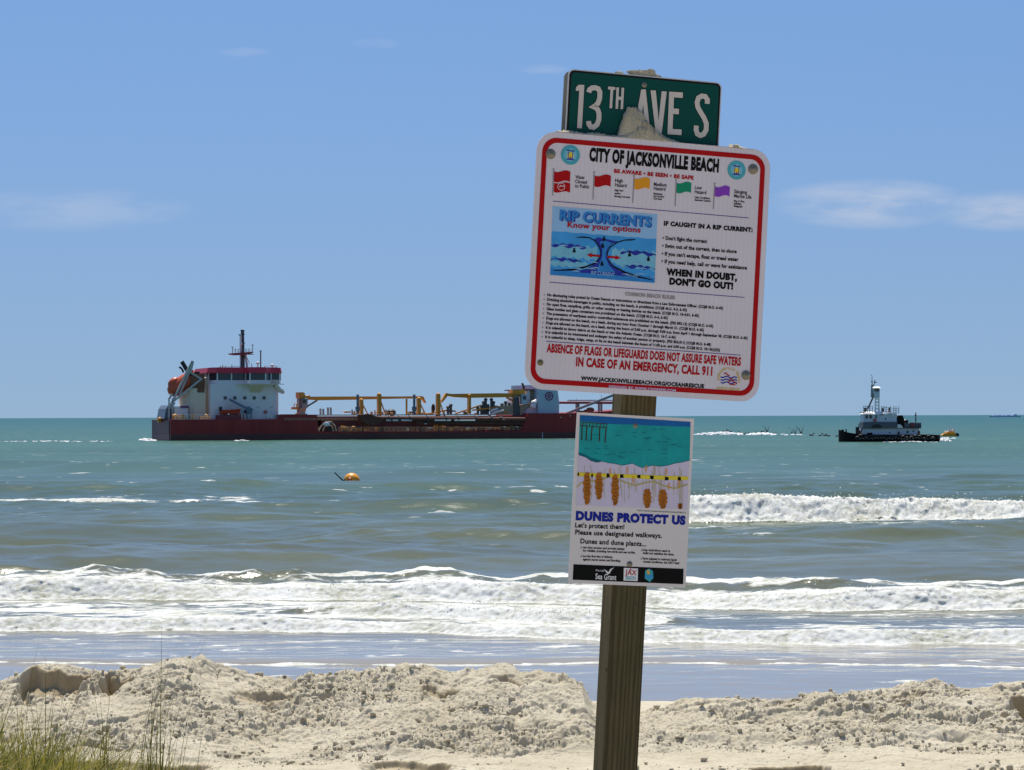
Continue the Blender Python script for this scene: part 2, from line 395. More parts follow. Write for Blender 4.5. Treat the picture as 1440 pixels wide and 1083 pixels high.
def build_sea():
    p = np.concatenate([np.array([0.15, 0.25, 0.35, 0.5, 0.7, 0.9]), np.arange(1.2, 405, 0.8)])
    Yr = np.concatenate([4.5*F/p, np.arange(48.5, 72, 0.06), np.arange(106, 117, 0.12), np.arange(126, 155, 0.35), np.arange(71, 108, 0.16), np.arange(117, 175, 0.32)])
    Yr = np.unique(np.round(Yr, 3)); Yr = Yr[Yr >= 40.0]
    dY = np.gradient(Yr)
    px = np.linspace(-260, 1700, 1100)
    tx = (px - 720)/F
    Y = np.repeat(Yr[:, None], len(px), 1); X = Y*tx[None, :]; PX = np.repeat(px[None, :], len(Yr), 0)
    DY = np.repeat(dY[:, None], len(px), 1)
    h = np.zeros_like(Y); foam = np.zeros_like(Y); yoff = np.zeros_like(Y)
    rs = np.random.default_rng(5)
    NA = perlin(X/24, Y/24, 1); NB = perlin(X/31+7, Y/27, 2); NC = perlin(X/5.2, Y/5.2, 3); ND = perlin(X/6.1+3, Y/4.6, 4)
    shoal = 0.10 + 0.90*sstep(50, 85, Y)
    for k in range(46):
        Lw = 1.6*(26/1.6)**rs.random(); a = R(rs.normal(0, 24)); ph = rs.random()*6.28
        amp = 0.0062*Lw**0.75
        wgt = np.clip((Lw/DY - 3)/6, 0, 1)
        q = (X*math.sin(a) + Y*math.cos(a))*2*math.pi/Lw + ph + 1.4*((NA*math.cos(k)+NB*math.sin(k)) if Lw > 5 else (NC*math.cos(k)+ND*math.sin(k)))
        s = np.sin(q)
        h += amp*wgt*shoal*(s + 0.12*np.cos(2*q))
    h += 0.11*shoal*fbm(X/22, Y/7, 3, 21)*np.clip((7/DY-3)/6, 0, 1)
    cz = np.where((Yr > 54) & (Yr < 190))[0]; c0, c1_ = cz[0], cz[-1]+1          # short wind chop
    Xs, Ys_, DYs, NCs, NDs = X[c0:c1_], Y[c0:c1_], DY[c0:c1_], NC[c0:c1_], ND[c0:c1_]
    chop = np.zeros_like(Xs)
    for k in range(36):
        Lw = 0.7*(4.2/0.7)**rs.random(); a = R(rs.normal(0, 30)); ph = rs.random()*6.28
        wgt = np.clip((Lw/DYs - 2.5)/3, 0, 1)
        q = (Xs*math.sin(a) + Ys_*math.cos(a))*2*math.pi/Lw + ph + 2.2*(NCs*math.cos(k*1.7)+NDs*math.sin(k*1.7))
        chop += 0.0024*Lw*wgt*(np.cos(q) + 0.35*np.cos(2*q))
    h[c0:c1_] += chop*sstep(54, 64, Ys_)*(0.8+0.8*NA[c0:c1_])
    spray = []
    # unbroken rolling swells
    for (yc, H, wd, a, b, sd) in ((96, 0.42, 2.6, 420, 900, 1), (84, 0.22, 2.0, 100, 700, 2), (97, 0.12, 2.8, 1230, 1800, 3), (150, 0.85, 4.0, -300, 330, 4),
                                  (158, 0.45, 4.5, 250, 760, 5), (215, 0.8, 6.0, 60, 420, 6), (128, 0.42, 3.2, 560, 860, 7), (82, 0.25, 2.0, 900, 1500, 8),
                                  (190, 0.6, 5, 500, 800, 9), (235, 0.7, 7, -200, 160, 10), (150, 0.5, 4, 1000, 1300, 11), (175, 0.5, 5, 1250, 1750, 12),
                                  (76, 0.25, 1.6, -250, 350, 13), (116, 0.35, 3, 60, 420, 14)):
        c = yc + 2.2*fbm(X/30, Y*0+sd, 2, 40+sd)
        mk = sstep(a-60, a+90, PX)*(1-sstep(b-90, b+60, PX))
        s = (Y-c)/wd
        prof = np.where(s < 0, np.exp(-(s*1.5)**2), np.exp(-np.abs(s)*0.9))
        h += H*mk*prof
    # broken bores: steep lumpy front towards the beach, long back
    def bore(xs, ys, H, b, sd, mk, fd=1.0, wob=0.5, fr=0.8, var=0.22):
        nonlocal h, foam, yoff
        # spray drops thrown up along the crest are kept for their own mesh
        yc = np.interp(PX, xs, ys) + wob*fbm(X/5.0, X*0+sd*3.1, 4, 60+sd) + wob*0.35*perlin(X/0.8, X*0+sd, sd)
        Hx = H*mk*(1 + var*fbm(X/3.4, X*0+sd*1.7, 3, 70+sd))
        s = Y - yc; fw = 1.7*H + 0.15
        up = sstep(0, 1, s/fw); back = np.where(s > fw, np.exp(-(s-fw)/b), 1.0)
        core = up*back
        h *= 1 - 0.75*np.clip(mk, 0, 1)*np.exp(-((s-1)/4.0)**2)
        h += Hx*core
        fm = sstep(-0.03, 0.08, s)*np.where(s > fw*1.5, np.exp(-(s-fw*1.5)/(b*0.55)), 1.0)*mk
        lum = 0.42*(1-np.abs(perlin(X/(0.30*H+0.10), s/(0.30*H+0.08), sd)))+0.28*(1-np.abs(perlin(X/(0.13*H+0.06), s/(0.13*H+0.05), sd+1))) + 0.16*perlin(X/0.09, s/0.12, sd+2)
        fz = fm*np.clip(1.3-s/(3*fw), 0, 1)
        h += fz*H*0.17*(lum-0.42)*fr/0.8
        yoff += -fz*H*0.13*(perlin(X/(0.5*H+0.1), s/(0.4*H), sd+5) + 0.5*perlin(X/(0.2*H+.05), s/(0.2*H), sd+6))
        foam = np.maximum(foam, fd*fm*1.25)
        cand = np.argwhere((s > fw*0.55) & (s < fw*1.5) & (mk > 0.55))
        if H > 0.28 and len(cand):
            for r_, c_ in cand[rs.integers(0, len(cand), int(420*H+120))]:
                spray.append((X[r_, c_], Y[r_, c_], h[r_, c_]+rs.exponential(0.10*H)+0.01, rs.uniform(0.006, 0.018)*(0.6+H)))
        return s
    one = np.ones_like(PX)
    # innermost line
    sA = bore([-300, 0, 300, 600, 760, 900, 1200, 1440, 1750], [54.2, 54.0, 53.9, 53.2, 52.0, 50.8, 50.1, 50.2, 50], 0.25, 1.8, 1, one)
    # small partial one behind
    mkb = sstep(360, 560, PX+60*fbm(X/1.5, Y/0.8, 2, 88))*(1-sstep(880, 1000, PX))
    sB = bore([-300, 440, 640, 900, 1750], [57.8, 57.8, 56.6, 55.0, 55], 0.30, 1.6, 2, mkb, wob=0.4)
    # main breaker
    mkm = 0.80 + 0.20*np.sin(PX/97.0+1.0)
    sC = bore([-300, 0, 300, 600, 900, 1150, 1440, 1750], [63.4, 63.4, 62.8, 62.4, 60.6, 59.4, 59.8, 60], 0.46, 3.0, 3, mkm, wob=0.6)
    cw = np.clip(0.36+0.24*fbm(X/3.2, X*0, 3, 91), 0.02, 0.8); crest = np.where(sC < 3.6, np.exp(-((sC-3.6)/1.35)**2), np.exp(-((sC-3.6)/1.9)**2))*cw*(0.85+0.28*fbm(X/1.6, Y/1.2, 4, 90))
    h += np.clip(crest, 0, 1)
    foam = np.maximum(foam, np.where(sC < 3.6, np.exp(-((sC-3.6)/0.9)**2), np.exp(-((sC-3.6)/1.7)**2))*(0.86+0.55*fbm(X/2.2, Y/1.2, 3, 92)))
    foam = np.where((sC > 1.5) & (sC < 3.3), np.minimum(foam, np.clip(0.72+0.85*fbm(X/2.2, Y/1.1, 3, 93), 0.12, 1.1)), foam)
    # outer breaker, right of the signs
    mko = sstep(830, 950, PX)*(1-0.12*sstep(1150, 1440, PX))
    sD = bore([-300, 900, 1100, 1300, 1440, 1750], [108, 108, 108.8, 109.5, 110.5, 112], 0.98, 2.6, 4, mko, wob=0.7, fr=1.3, var=0.07)
    # spilled foam on the left
    mkl = (1-sstep(330, 470, PX))*np.clip(0.82+0.9*fbm(X/3.2, X*0, 3, 89), 0.0, 1)
    sE = bore([-300, 0, 200, 420, 1750], [137, 136, 137.5, 133, 133], 0.16, 1.2, 5, mkl, wob=1.2, fd=0.82)
    foam = np.maximum(foam, (1-sstep(360, 450, PX))*np.exp(-((sE-5)/4.0)**2)*np.clip(0.20+0.9*fbm(X/4, Y/2.4, 3, 94), 0, 0.7)*sstep(60, 190, PX))
    # foam sheets between the lines
    sheet = sstep(0.0, 1.0, sA-0.4)*(1-sstep(0.2, 0.9, sC+0.7))*(0.56+0.24*fbm(X/5, Y/2.0, 4, 95)) - 0.14*sstep(760, 1000, PX)*sstep(0, 1, sA)*(1-sstep(0, 1, sC))
    foam = np.maximum(foam, sheet)
    foam = np.maximum(foam, sstep(3.5, 4.5, sC)*(1-sstep(6.5, 12, sC))*(0.34+0.30*fbm(X/7, Y/3, 3, 96)))
    foam = np.maximum(foam, mko*np.clip(1-np.abs(sD+2.2)/2.6, 0, 1)*(0.46+0.25*fbm(X/6, Y/2, 3, 97)))
    foam = np.maximum(foam, sstep(960, 1050, PX)*np.exp(-((Y-97)/4.5)**2)*(0.24+0.25*fbm(X/4, Y/3, 3, 98)))
    foam = np.maximum(foam, np.exp(-(np.clip(-sA, 0, 9)/0.6)**2)*0.28*(sA < 0.2))
    foam = np.maximum(foam, (sA < 0)*sstep(46.4, 47.5, Y)*(0.28+0.26*fbm(X/1.6, Y/0.8, 3, 99)))
    # swash edge
    ys = np.interp(PX, [-300, 0, 300, 700, 830, 900, 1100, 1440, 1750], [46.9, 46.9, 46.3, 46.3, 46.6, 46.5, 46.3, 45.5, 45]) + 0.12*fbm(X/3, X*0, 3, 77)
    e = Y-ys
    h += 0.035*sstep(0, 0.1, e)*np.exp(-np.clip(e, 0, 99)/1.5)
    foam = np.maximum(foam, np.exp(-(e/0.09)**2)*(0.86+0.4*fbm(X/1.7, X*0, 3, 76)))
    foam = np.maximum(foam, sstep(850, 950, PX)*np.exp(-((e-1.1)/0.8)**2)*(0.35+0.4*fbm(X/1.6, Y/1.0, 3, 78)))
    foam = np.maximum(foam, sstep(1080, 1250, PX)*np.exp(-((Y-43.2)/0.7)**2)*(0.40+0.45*fbm(X/1.5, Y/0.9, 3, 79)))
    foam = np.maximum(foam, (1-sstep(420, 520, PX))*sstep(260, 330, PX)*np.exp(-((Y-44.4)/0.25)**2)*0.5)
    h += 0.012*fbm(X/1.3, Y/0.6, 3, 80)*(Y < 60)
    flat = sstep(600, 260, Y)
    P = np.stack([X, Y+yoff, h*np.where(Y > 900, 0, 1)], -1)
    o = grid_object('sea_water', P, sea_material(), {'foam': np.clip(foam, 0, 1.3)})
    tag(o, None, None, kind='structure')
    sp = MB()
    for x_, y_, z_, r_ in spray: sp.add([(x_-r_*1.3, y_, z_), (x_+r_*1.3, y_, z_+r_*.3), (x_, y_-r_, z_), (x_, y_+r_, z_), (x_, y_, z_+r_*1.2), (x_, y_, z_-r_)], [(4,0,2), (4,2,1), (4,1,3), (4,3,0), (5,2,0), (5,1,2), (5,3,1), (5,0,3)])
    so = sp.build('sea_spray', pm('spray_drops', (0.78, 0.78, 0.77), 0.9, 0.05, 2.0, spec=0.1)); tag(so, 'drops of white spray along the breaker crests', None, kind='stuff')
    # water outside the modelled fan, so that the sea runs to the horizon on every side
    s = MB()
    z = -0.25
    def quad(a, b, c, d): s.add([a, b, c, d], [(0, 1, 2, 3)])
    for sg in (-1, 1):
        t0 = (1700-720)/F if sg > 0 else (-260-720)/F
        quad((t0*40, 40, z), (sg*400, 40, z), (sg*60000, 60000, z), (t0*60000, 60000, z))
    o2 = s.build('open_water', o.data.materials[0]); tag(o2, None, None, kind='structure')
build_sea()

# ------------------------------------------------------------------ sand
RID = np.array([(-400,950),(-200,946),(0,956),(20,950),(38,941),(60,938),(100,940),(140,938),(180,933),(215,930),(250,924),(272,922),(290,930),(310,942),(340,950),
    (380,957),(415,960),(450,950),(490,944),(520,939),(560,938),(590,940),(612,938),(630,944),(660,942),(690,940),(710,943),(730,951),(750,945),
    (800,946),(816,951),(830,976),(845,984),(905,986),(960,978),(1000,980),(1050,982),(1090,984),(1130,980),(1180,976),(1215,972),(1270,963),
    (1300,961),(1360,963),(1440,960),(1600,958),(1850,962)], float)
def sand_height(X, Y, fine=True, want_cut_face=False):
    px = X/np.maximum(Y, 1)*F + 720
    wob = 0.5*perlin(X/2.3, X*0, 31)
    Yr = 29.6 + wob
    rpx = X/Yr*F + 720
    zr = 4.5 - (np.interp(rpx, RID[:, 0], RID[:, 1]) - (585.7-(rpx-720)*0.00326))*Yr/F
    zb = 0.98 + 0.05*perlin(X/3, Y/2, 32)
    low = sstep(0.45, 0.2, zr-zb)
    Y0 = 26.1 - 1.0*low + 0.35*perlin(X/1.7, X*0, 33)
    t = np.clip((Y-Y0)/(Yr-Y0), 0, 1)
    front = zb + (zr-zb)*(0.75*t + 0.25*np.sin(np.clip(t, 0, 1)*math.pi/2)**2)
    back = zr - (Y-Yr)*0.42
    beach = 0.55 - (Y-31.5)*0.062
    z = np.where(Y < Yr, front, np.maximum(back, beach))
    # dune in front: falls from where the photographer stands to the graded strip
    dune = np.interp(Y, [-30, 8, 11, 14, 17, 20, 24, 26], [2.9, 2.9, 2.68, 2.32, 1.95, 1.5, 1.06, 0.9]) - np.clip(Y-26, 0, 9)*3
    z = np.maximum(z, dune + 0.04*perlin(X/1.5, Y/1.5, 34)*(Y < 25))
    z = np.maximum(z, np.where(Y > 46, -0.5-(Y-46)*0.03, -9))
    cut_face = np.zeros_like(z); rag_edge = 16*fbm(X/0.14, Y/0.14, 2, 50)
    # scarps: the crest cut back by a machine, its face towards the dune
    def bite(a, b, yb, depth, run, sd, rag=0.05):
        nonlocal z, cut_face
        rq = rpx + rag_edge
        mk = sstep(a-8, a+10, rq)*(1-sstep(b-10, b+8, rq))
        ye = yb + wob + rag*perlin(X/0.16, X*0, sd)+rag*1.5*perlin(X/0.5, X*0, sd+1)
        s = ye - Y
        d = depth*mk*sstep(0, 0.05, s)*(1-sstep(run*0.35, run, s))
        z = z - d*(0.85+0.3*perlin(X/0.3, X*0, sd+2))
        cut_face = np.maximum(cut_face, mk*sstep(-0.05, 0.01, s)*(1-sstep(0.10, 0.25, s))*min(1, depth/0.12))
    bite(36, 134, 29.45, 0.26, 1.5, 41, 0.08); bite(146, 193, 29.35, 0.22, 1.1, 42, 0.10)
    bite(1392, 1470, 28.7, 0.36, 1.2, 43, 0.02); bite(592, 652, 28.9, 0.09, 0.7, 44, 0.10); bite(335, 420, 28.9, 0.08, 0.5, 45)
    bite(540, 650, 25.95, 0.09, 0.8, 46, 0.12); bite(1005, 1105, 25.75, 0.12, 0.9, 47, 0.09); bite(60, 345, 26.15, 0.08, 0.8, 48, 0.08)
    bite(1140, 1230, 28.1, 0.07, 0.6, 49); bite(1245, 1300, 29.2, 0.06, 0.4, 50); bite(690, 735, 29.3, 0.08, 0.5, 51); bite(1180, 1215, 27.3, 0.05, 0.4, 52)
    # wheel and track marks on the graded strip
    trk = np.exp(-((Y-26.9-0.06*(X-2))/0.10)**2) - 0.7*np.exp(-((Y-27.1-0.06*(X-2))/0.08)**2)
    z = z + 0.035*trk*sstep(0.8, 1.5, X)*(1-sstep(3.2, 4.5, X))
    if fine:
        near = (Y > 22) & (Y < 36)
        body = sstep(0.02, 0.16, z-zb)*near + 0.42*near
        flatm = sstep(740, 820, px)*(1-sstep(960, 1080, px))*(1-sstep(0.05, 0.2, z-zb))
        patch = sstep(-0.25, 0.45, fbm(X/1.6, Y/1.0, 3, 67))
        ch = np.clip(0.36+0.80*patch+0.35*fbm(X/0.8, Y/0.7, 2, 35), 0.06, 1.25)*body*(1-0.45*flatm)
        z = z + 0.075*fbm(X/1.7, Y/1.1, 2, 66)*body
        z = z + 0.035*fbm(X/0.55, Y/0.45, 3, 36)*body
        z = z + 0.020*ch*np.clip(fbm(X/0.17, Y/0.15, 3, 37), -0.6, 1.0)
        for sc_, am_, sd_ in ((0.9, 0.050, 301), (0.42, 0.028, 311), (0.20, 0.019, 321)):      # ragged little ledges
            q_ = fbm(X/sc_, Y/(sc_*0.7), 4, sd_)
            z = z - am_*(0.45+0.55*patch)*body*(1-0.6*flatm)*(sstep(0.10, 0.10+0.05/sc_, q_) - sstep(0.10+0.05/sc_, 0.95, q_))
        d, v = worley(X/0.075, Y/0.075, 38)
        z = z + 0.010*ch*np.sqrt(np.clip(1-(d/(0.30+0.38*v))**2, 0, 1))*(v > 0.45)
        d, v = worley(X/0.036, Y/0.036, 39)
        z = z + 0.011*np.clip(ch+0.15, 0, 1)*np.sqrt(np.clip(1-(d/(0.35+0.35*v))**2, 0, 1))*(v > 0.35)
        z = z - 0.010*ch*np.abs(perlin(X/0.10, Y/0.08, 63)) - 0.013*ch*np.abs(perlin(X/0.045, Y/0.035, 64))
        for (pa, ya, pb, yb, hh) in ((1030, 28.3, 1250, 29.1, .05), (1140, 27.3, 1330, 27.9, .035), (960, 29.0, 1130, 29.4, .04), (1080, 26.7, 1420, 27.2, .03), (395, 28.9, 440, 29.5, .06)):
            xa = (pa-720)/F*ya; xb = (pb-720)/F*yb; tt = np.clip((X-xa)/(xb-xa), 0, 1); dd = Y-(ya+(yb-ya)*tt)-0.05*perlin(X/0.3, X*0, 65)
            en = sstep(0, .12, tt)*(1-sstep(.88, 1, tt))
            z = z + hh*en*np.where(dd < 0, sstep(-.035, 0, dd), np.exp(-(dd/.22)**2))
        z = z + 0.010*perlin(X/0.03, Y/0.03, 40)*near*(0.4+0.6*np.clip(ch, 0, 1))
        # a line of footprints and a pair of wheel ruts on the graded strip
        fr = np.random.default_rng(8)
        for k in range(26):
            fx = -3.2+0.36*k+fr.normal(0, .05) if k < 14 else 1.6+0.38*(k-14); fy = (26.3+0.05*k if k < 14 else 27.6-0.06*(k-14)) + (.10 if k % 2 else -.10)
            u_ = (X-fx)/.15; v_ = (Y-fy)/.10; d2 = u_*u_+v_*v_
            z = z - 0.040*np.exp(-d2**2) + 0.014*np.exp(-((np.sqrt(d2)-1.45)/.3)**2)
        # runnels on slip faces
        for (a, b) in ((262, 312), (786, 834)):
            mk = sstep(a, a+8, rpx)*(1-sstep(b-4, b+4, rpx))*sstep(28.6, 29.2, Y)*(Y < 30.5)
            z = z + 0.05*mk*perlin((X+0.35*Y)/0.09, Y/1.4, 61)
    return (z, cut_face) if want_cut_face else z

def sand_material(name='dry_sand', lift=1.0):
    m = bpy.data.materials.new(name); m.use_nodes = True
    t = m.node_tree; L = t.links; b = t.nodes['Principled BSDF']
    b.inputs['Roughness'].default_value = 0.95; b.inputs['Specular IOR Level'].default_value = 0.1
    geo = t.nodes.new('ShaderNodeNewGeometry')
    def noise(sc, det, rough=0.55):
        n = t.nodes.new('ShaderNodeTexNoise'); n.inputs['Scale'].default_value = sc; n.inputs['Detail'].default_value = det
        n.inputs['Roughness'].default_value = rough
        L.new(geo.outputs['Position'], n.inputs['Vector']); return n.outputs['Fac']
    cr = t.nodes.new('ShaderNodeValToRGB'); L.new(noise(1.4, 6, 0.65), cr.inputs[0])
    e = cr.color_ramp.elements
    for el_, (p, c) in zip((e[0], e[1]), ((0.32, (0.50, 0.44, 0.318)), (0.68, (0.63, 0.57, 0.44)))):
        el_.position = p; el_.color = (*[x*lift for x in c], 1)
    g = t.nodes.new('ShaderNodeValToRGB'); L.new(noise(260, 2, 0.7), g.inputs[0])
    g.color_ramp.elements[0].position = 0.25; g.color_ramp.elements[0].color = (0.72, 0.70, 0.68, 1)
    g.color_ramp.elements[1].position = 0.6; g.color_ramp.elements[1].color = (1, 1, 1, 1)
    mx = t.nodes.new('ShaderNodeMix'); mx.data_type = 'RGBA'; mx.blend_type = 'MULTIPLY'; mx.inputs['Factor'].default_value = 1
    L.new(cr.outputs[0], mx.inputs['A']); L.new(g.outputs[0], mx.inputs['B']); da = t.nodes.new('ShaderNodeAttribute'); da.attribute_name = 'cut_face'      # browner band along the cut scarp faces
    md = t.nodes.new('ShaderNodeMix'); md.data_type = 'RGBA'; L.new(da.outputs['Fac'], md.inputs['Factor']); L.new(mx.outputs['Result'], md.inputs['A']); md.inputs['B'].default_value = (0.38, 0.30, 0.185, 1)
    L.new(md.outputs['Result'], b.inputs['Base Color'])
    bp = t.nodes.new('ShaderNodeBump'); bp.inputs['Strength'].default_value = 0.6; bp.inputs['Distance'].default_value = 0.012
    L.new(noise(70, 5, 0.7), bp.inputs['Height']); L.new(bp.outputs[0], b.inputs['Normal'])
    return m
SAND = sand_material()

def build_sand():
    Yr = np.concatenate([np.linspace(-40, 1, 14), np.arange(1.5, 24.4, 0.25), np.arange(24.5, 31.2, 0.0095), np.arange(31.3, 48, 0.15), [60, 90]])
    px = np.linspace(-240, 1680, 1500)
    tx = (px-720)/F
    Y = np.repeat(Yr[:, None], len(px), 1)
    X = np.maximum(Y, 12)*tx[None, :] + (np.repeat(px[None, :], len(Yr), 0)-720)/F*np.where(Y < 24, (24-Y)*0.8, 0)
    z, cut_face = sand_height(X, Y, want_cut_face=True)
    o = grid_object('sand_ground', np.stack([X, Y, z], -1), SAND, {'cut_face': cut_face})
    tag(o, None, None, kind='structure')
    # the beach beyond the modelled fan
    s = MB()
    for sg in (-1, 1):
        ys = [-40, 8, 14, 20, 26, 29, 33, 41, 60]; zs = [2.85, 2.85, 2.25, 1.4, 0.8, 0.9, 0.3, -0.2, -1.5]
        xi = [sg*(0.27*max(y, 12)+0.27*max(0, (24-y)*0.8)-0.1) for y in ys]
        vs = []
        for x_, y_, z_ in zip(xi, ys, zs): vs += [(x_, y_, z_), (sg*300, y_, z_)]
        s.add(vs, [(2*i, 2*i+1, 2*i+3, 2*i+2) for i in range(len(ys)-1)])
    o2 = s.build('beach_ground', SAND); tag(o2, None, None, kind='structure')
build_sand()

SAND_CLOD = sand_material('darker_clod', 0.88)  # clods slightly darker than the ground sand
def build_clods():
    n = 15000
    ico = bmesh.new(); bmesh.ops.create_icosphere(ico, subdivisions=1, radius=1.0)
    bv = np.array([v.co[:] for v in ico.verts]); bf = np.array([[v.index for v in f.verts] for f in ico.faces]); ico.free()
    rs = np.random.default_rng(3)
    pxs = rs.uniform(-150, 1600, n*3); Ys = rs.uniform(25.2, 30.4, n*3)
    X = (pxs-720)/F*Ys
    dens = 0.10+0.95*sstep(-0.25, 0.45, fbm(X/1.6, Ys/1.0, 3, 67)) - 0.5*((pxs > 740) & (pxs < 1020)) - 0.25*(Ys < 26.4)
    keep = rs.random(n*3) < np.clip(dens, 0.02, 1); X = X[keep][:n]; Ys = Ys[keep][:n]
    n = len(X)
    z = sand_height(X, Ys)
    r = np.clip(0.0038*(1-rs.random(n))**-0.55, 0, 0.036)
    pert = 1 + rs.uniform(-0.48, 0.34, (n, len(bv), 1))
    sc = np.stack([r*rs.uniform(0.8, 1.5, n), r*rs.uniform(0.8, 1.3, n), r*rs.uniform(0.6, 0.95, n)], -1)
    V = bv[None]*pert*sc[:, None, :]
    a = rs.uniform(0, 6.28, n); c, s_ = np.cos(a)[:, None], np.sin(a)[:, None]
    Vx = V[..., 0]*c - V[..., 1]*s_; Vy = V[..., 0]*s_ + V[..., 1]*c
    V = np.stack([Vx+X[:, None], Vy+Ys[:, None], V[..., 2]+z[:, None]+r[:, None]*0.48], -1).reshape(-1, 3)
    Fc = (bf[None]+(np.arange(n)*len(bv))[:, None, None]).reshape(-1, 3)
    me = bpy.data.meshes.new('sand_clods')
    me.vertices.add(len(V)); me.vertices.foreach_set('co', V.reshape(-1).astype(np.float32))
    me.loops.add(Fc.size); me.loops.foreach_set('vertex_index', Fc.reshape(-1).astype(np.int32))
    me.polygons.add(len(Fc)); me.polygons.foreach_set('loop_start', np.arange(0, Fc.size, 3, dtype=np.int32))
    me.update(calc_edges=True); me.materials.append(SAND_CLOD)
    o = bpy.data.objects.new('sand_clods', me); COL.objects.link(o)
    tag(o, 'loose clods of dry sand strewn over the sand bank', 'sand', kind='stuff')
build_clods()

# ------------------------------------------------------------------ paints
M = {}
def mk(k, *a, **kw): M[k] = pm(k, *a, **kw)
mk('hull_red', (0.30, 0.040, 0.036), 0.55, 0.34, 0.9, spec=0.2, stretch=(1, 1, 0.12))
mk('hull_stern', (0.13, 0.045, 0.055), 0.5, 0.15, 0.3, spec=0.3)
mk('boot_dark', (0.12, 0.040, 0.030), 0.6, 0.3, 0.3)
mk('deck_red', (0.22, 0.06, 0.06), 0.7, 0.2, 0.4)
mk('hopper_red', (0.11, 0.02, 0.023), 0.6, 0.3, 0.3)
mk('ship_white', (0.80, 0.75, 0.77), 0.5, 0.06, 0.4)
mk('ship_cream', (0.78, 0.66, 0.50), 0.5, 0.08, 0.4)
mk('ship_tan', (0.40, 0.30, 0.19), 0.6, 0.15, 0.4)
mk('ship_blue', (0.42, 0.55, 0.63), 0.5, 0.06, 0.4)
mk('roof_red', (0.62, 0.03, 0.06), 0.5, 0.10, 0.4)
mk('mast_red', (0.22, 0.03, 0.04), 0.5, 0.10, 0.4)
mk('glass_dark', (0.025, 0.04, 0.05), 0.12, 0.2, 0.5)
mk('steel_grey', (0.26, 0.28, 0.29), 0.5, 0.12, 0.5)
mk('steel_dark', (0.07, 0.075, 0.08), 0.5, 0.2, 0.5)
mk('blue_grey', (0.13, 0.17, 0.23), 0.5, 0.15, 0.5)
mk('black_paint', (0.018, 0.017, 0.018), 0.55, 0.3, 0.5)
mk('crane_yellow', (0.62, 0.27, 0.02), 0.5, 0.14, 0.4)
mk('lifeboat_orange', (0.54, 0.085, 0.028), 0.4, 0.10, 0.4)
mk('rescue_red', (0.60, 0.06, 0.03), 0.4, 0.10, 0.4)
mk('coaming_tan', (0.55, 0.38, 0.25), 0.6, 0.15, 0.4)
mk('rail_white', (0.75, 0.73, 0.70), 0.5, 0.05, 0.4)
mk('emblem_purple', (0.16, 0.05, 0.16), 0.5, 0.1, 0.5)
mk('emblem_pale', (0.52, 0.45, 0.52), 0.5, 0.1, 0.5)
mk('davit_grey', (0.46, 0.46, 0.44), 0.5, 0.1, 0.5)
mk('pipe_dark', (0.14, 0.055, 0.040), 0.65, 0.5, 0.8, spec=0.2)
mk('rust_orange', (0.42, 0.16, 0.035), 0.7, 0.4, 0.8)
mk('rust', (0.20, 0.09, 0.05), 0.8, 0.3, 0.6)

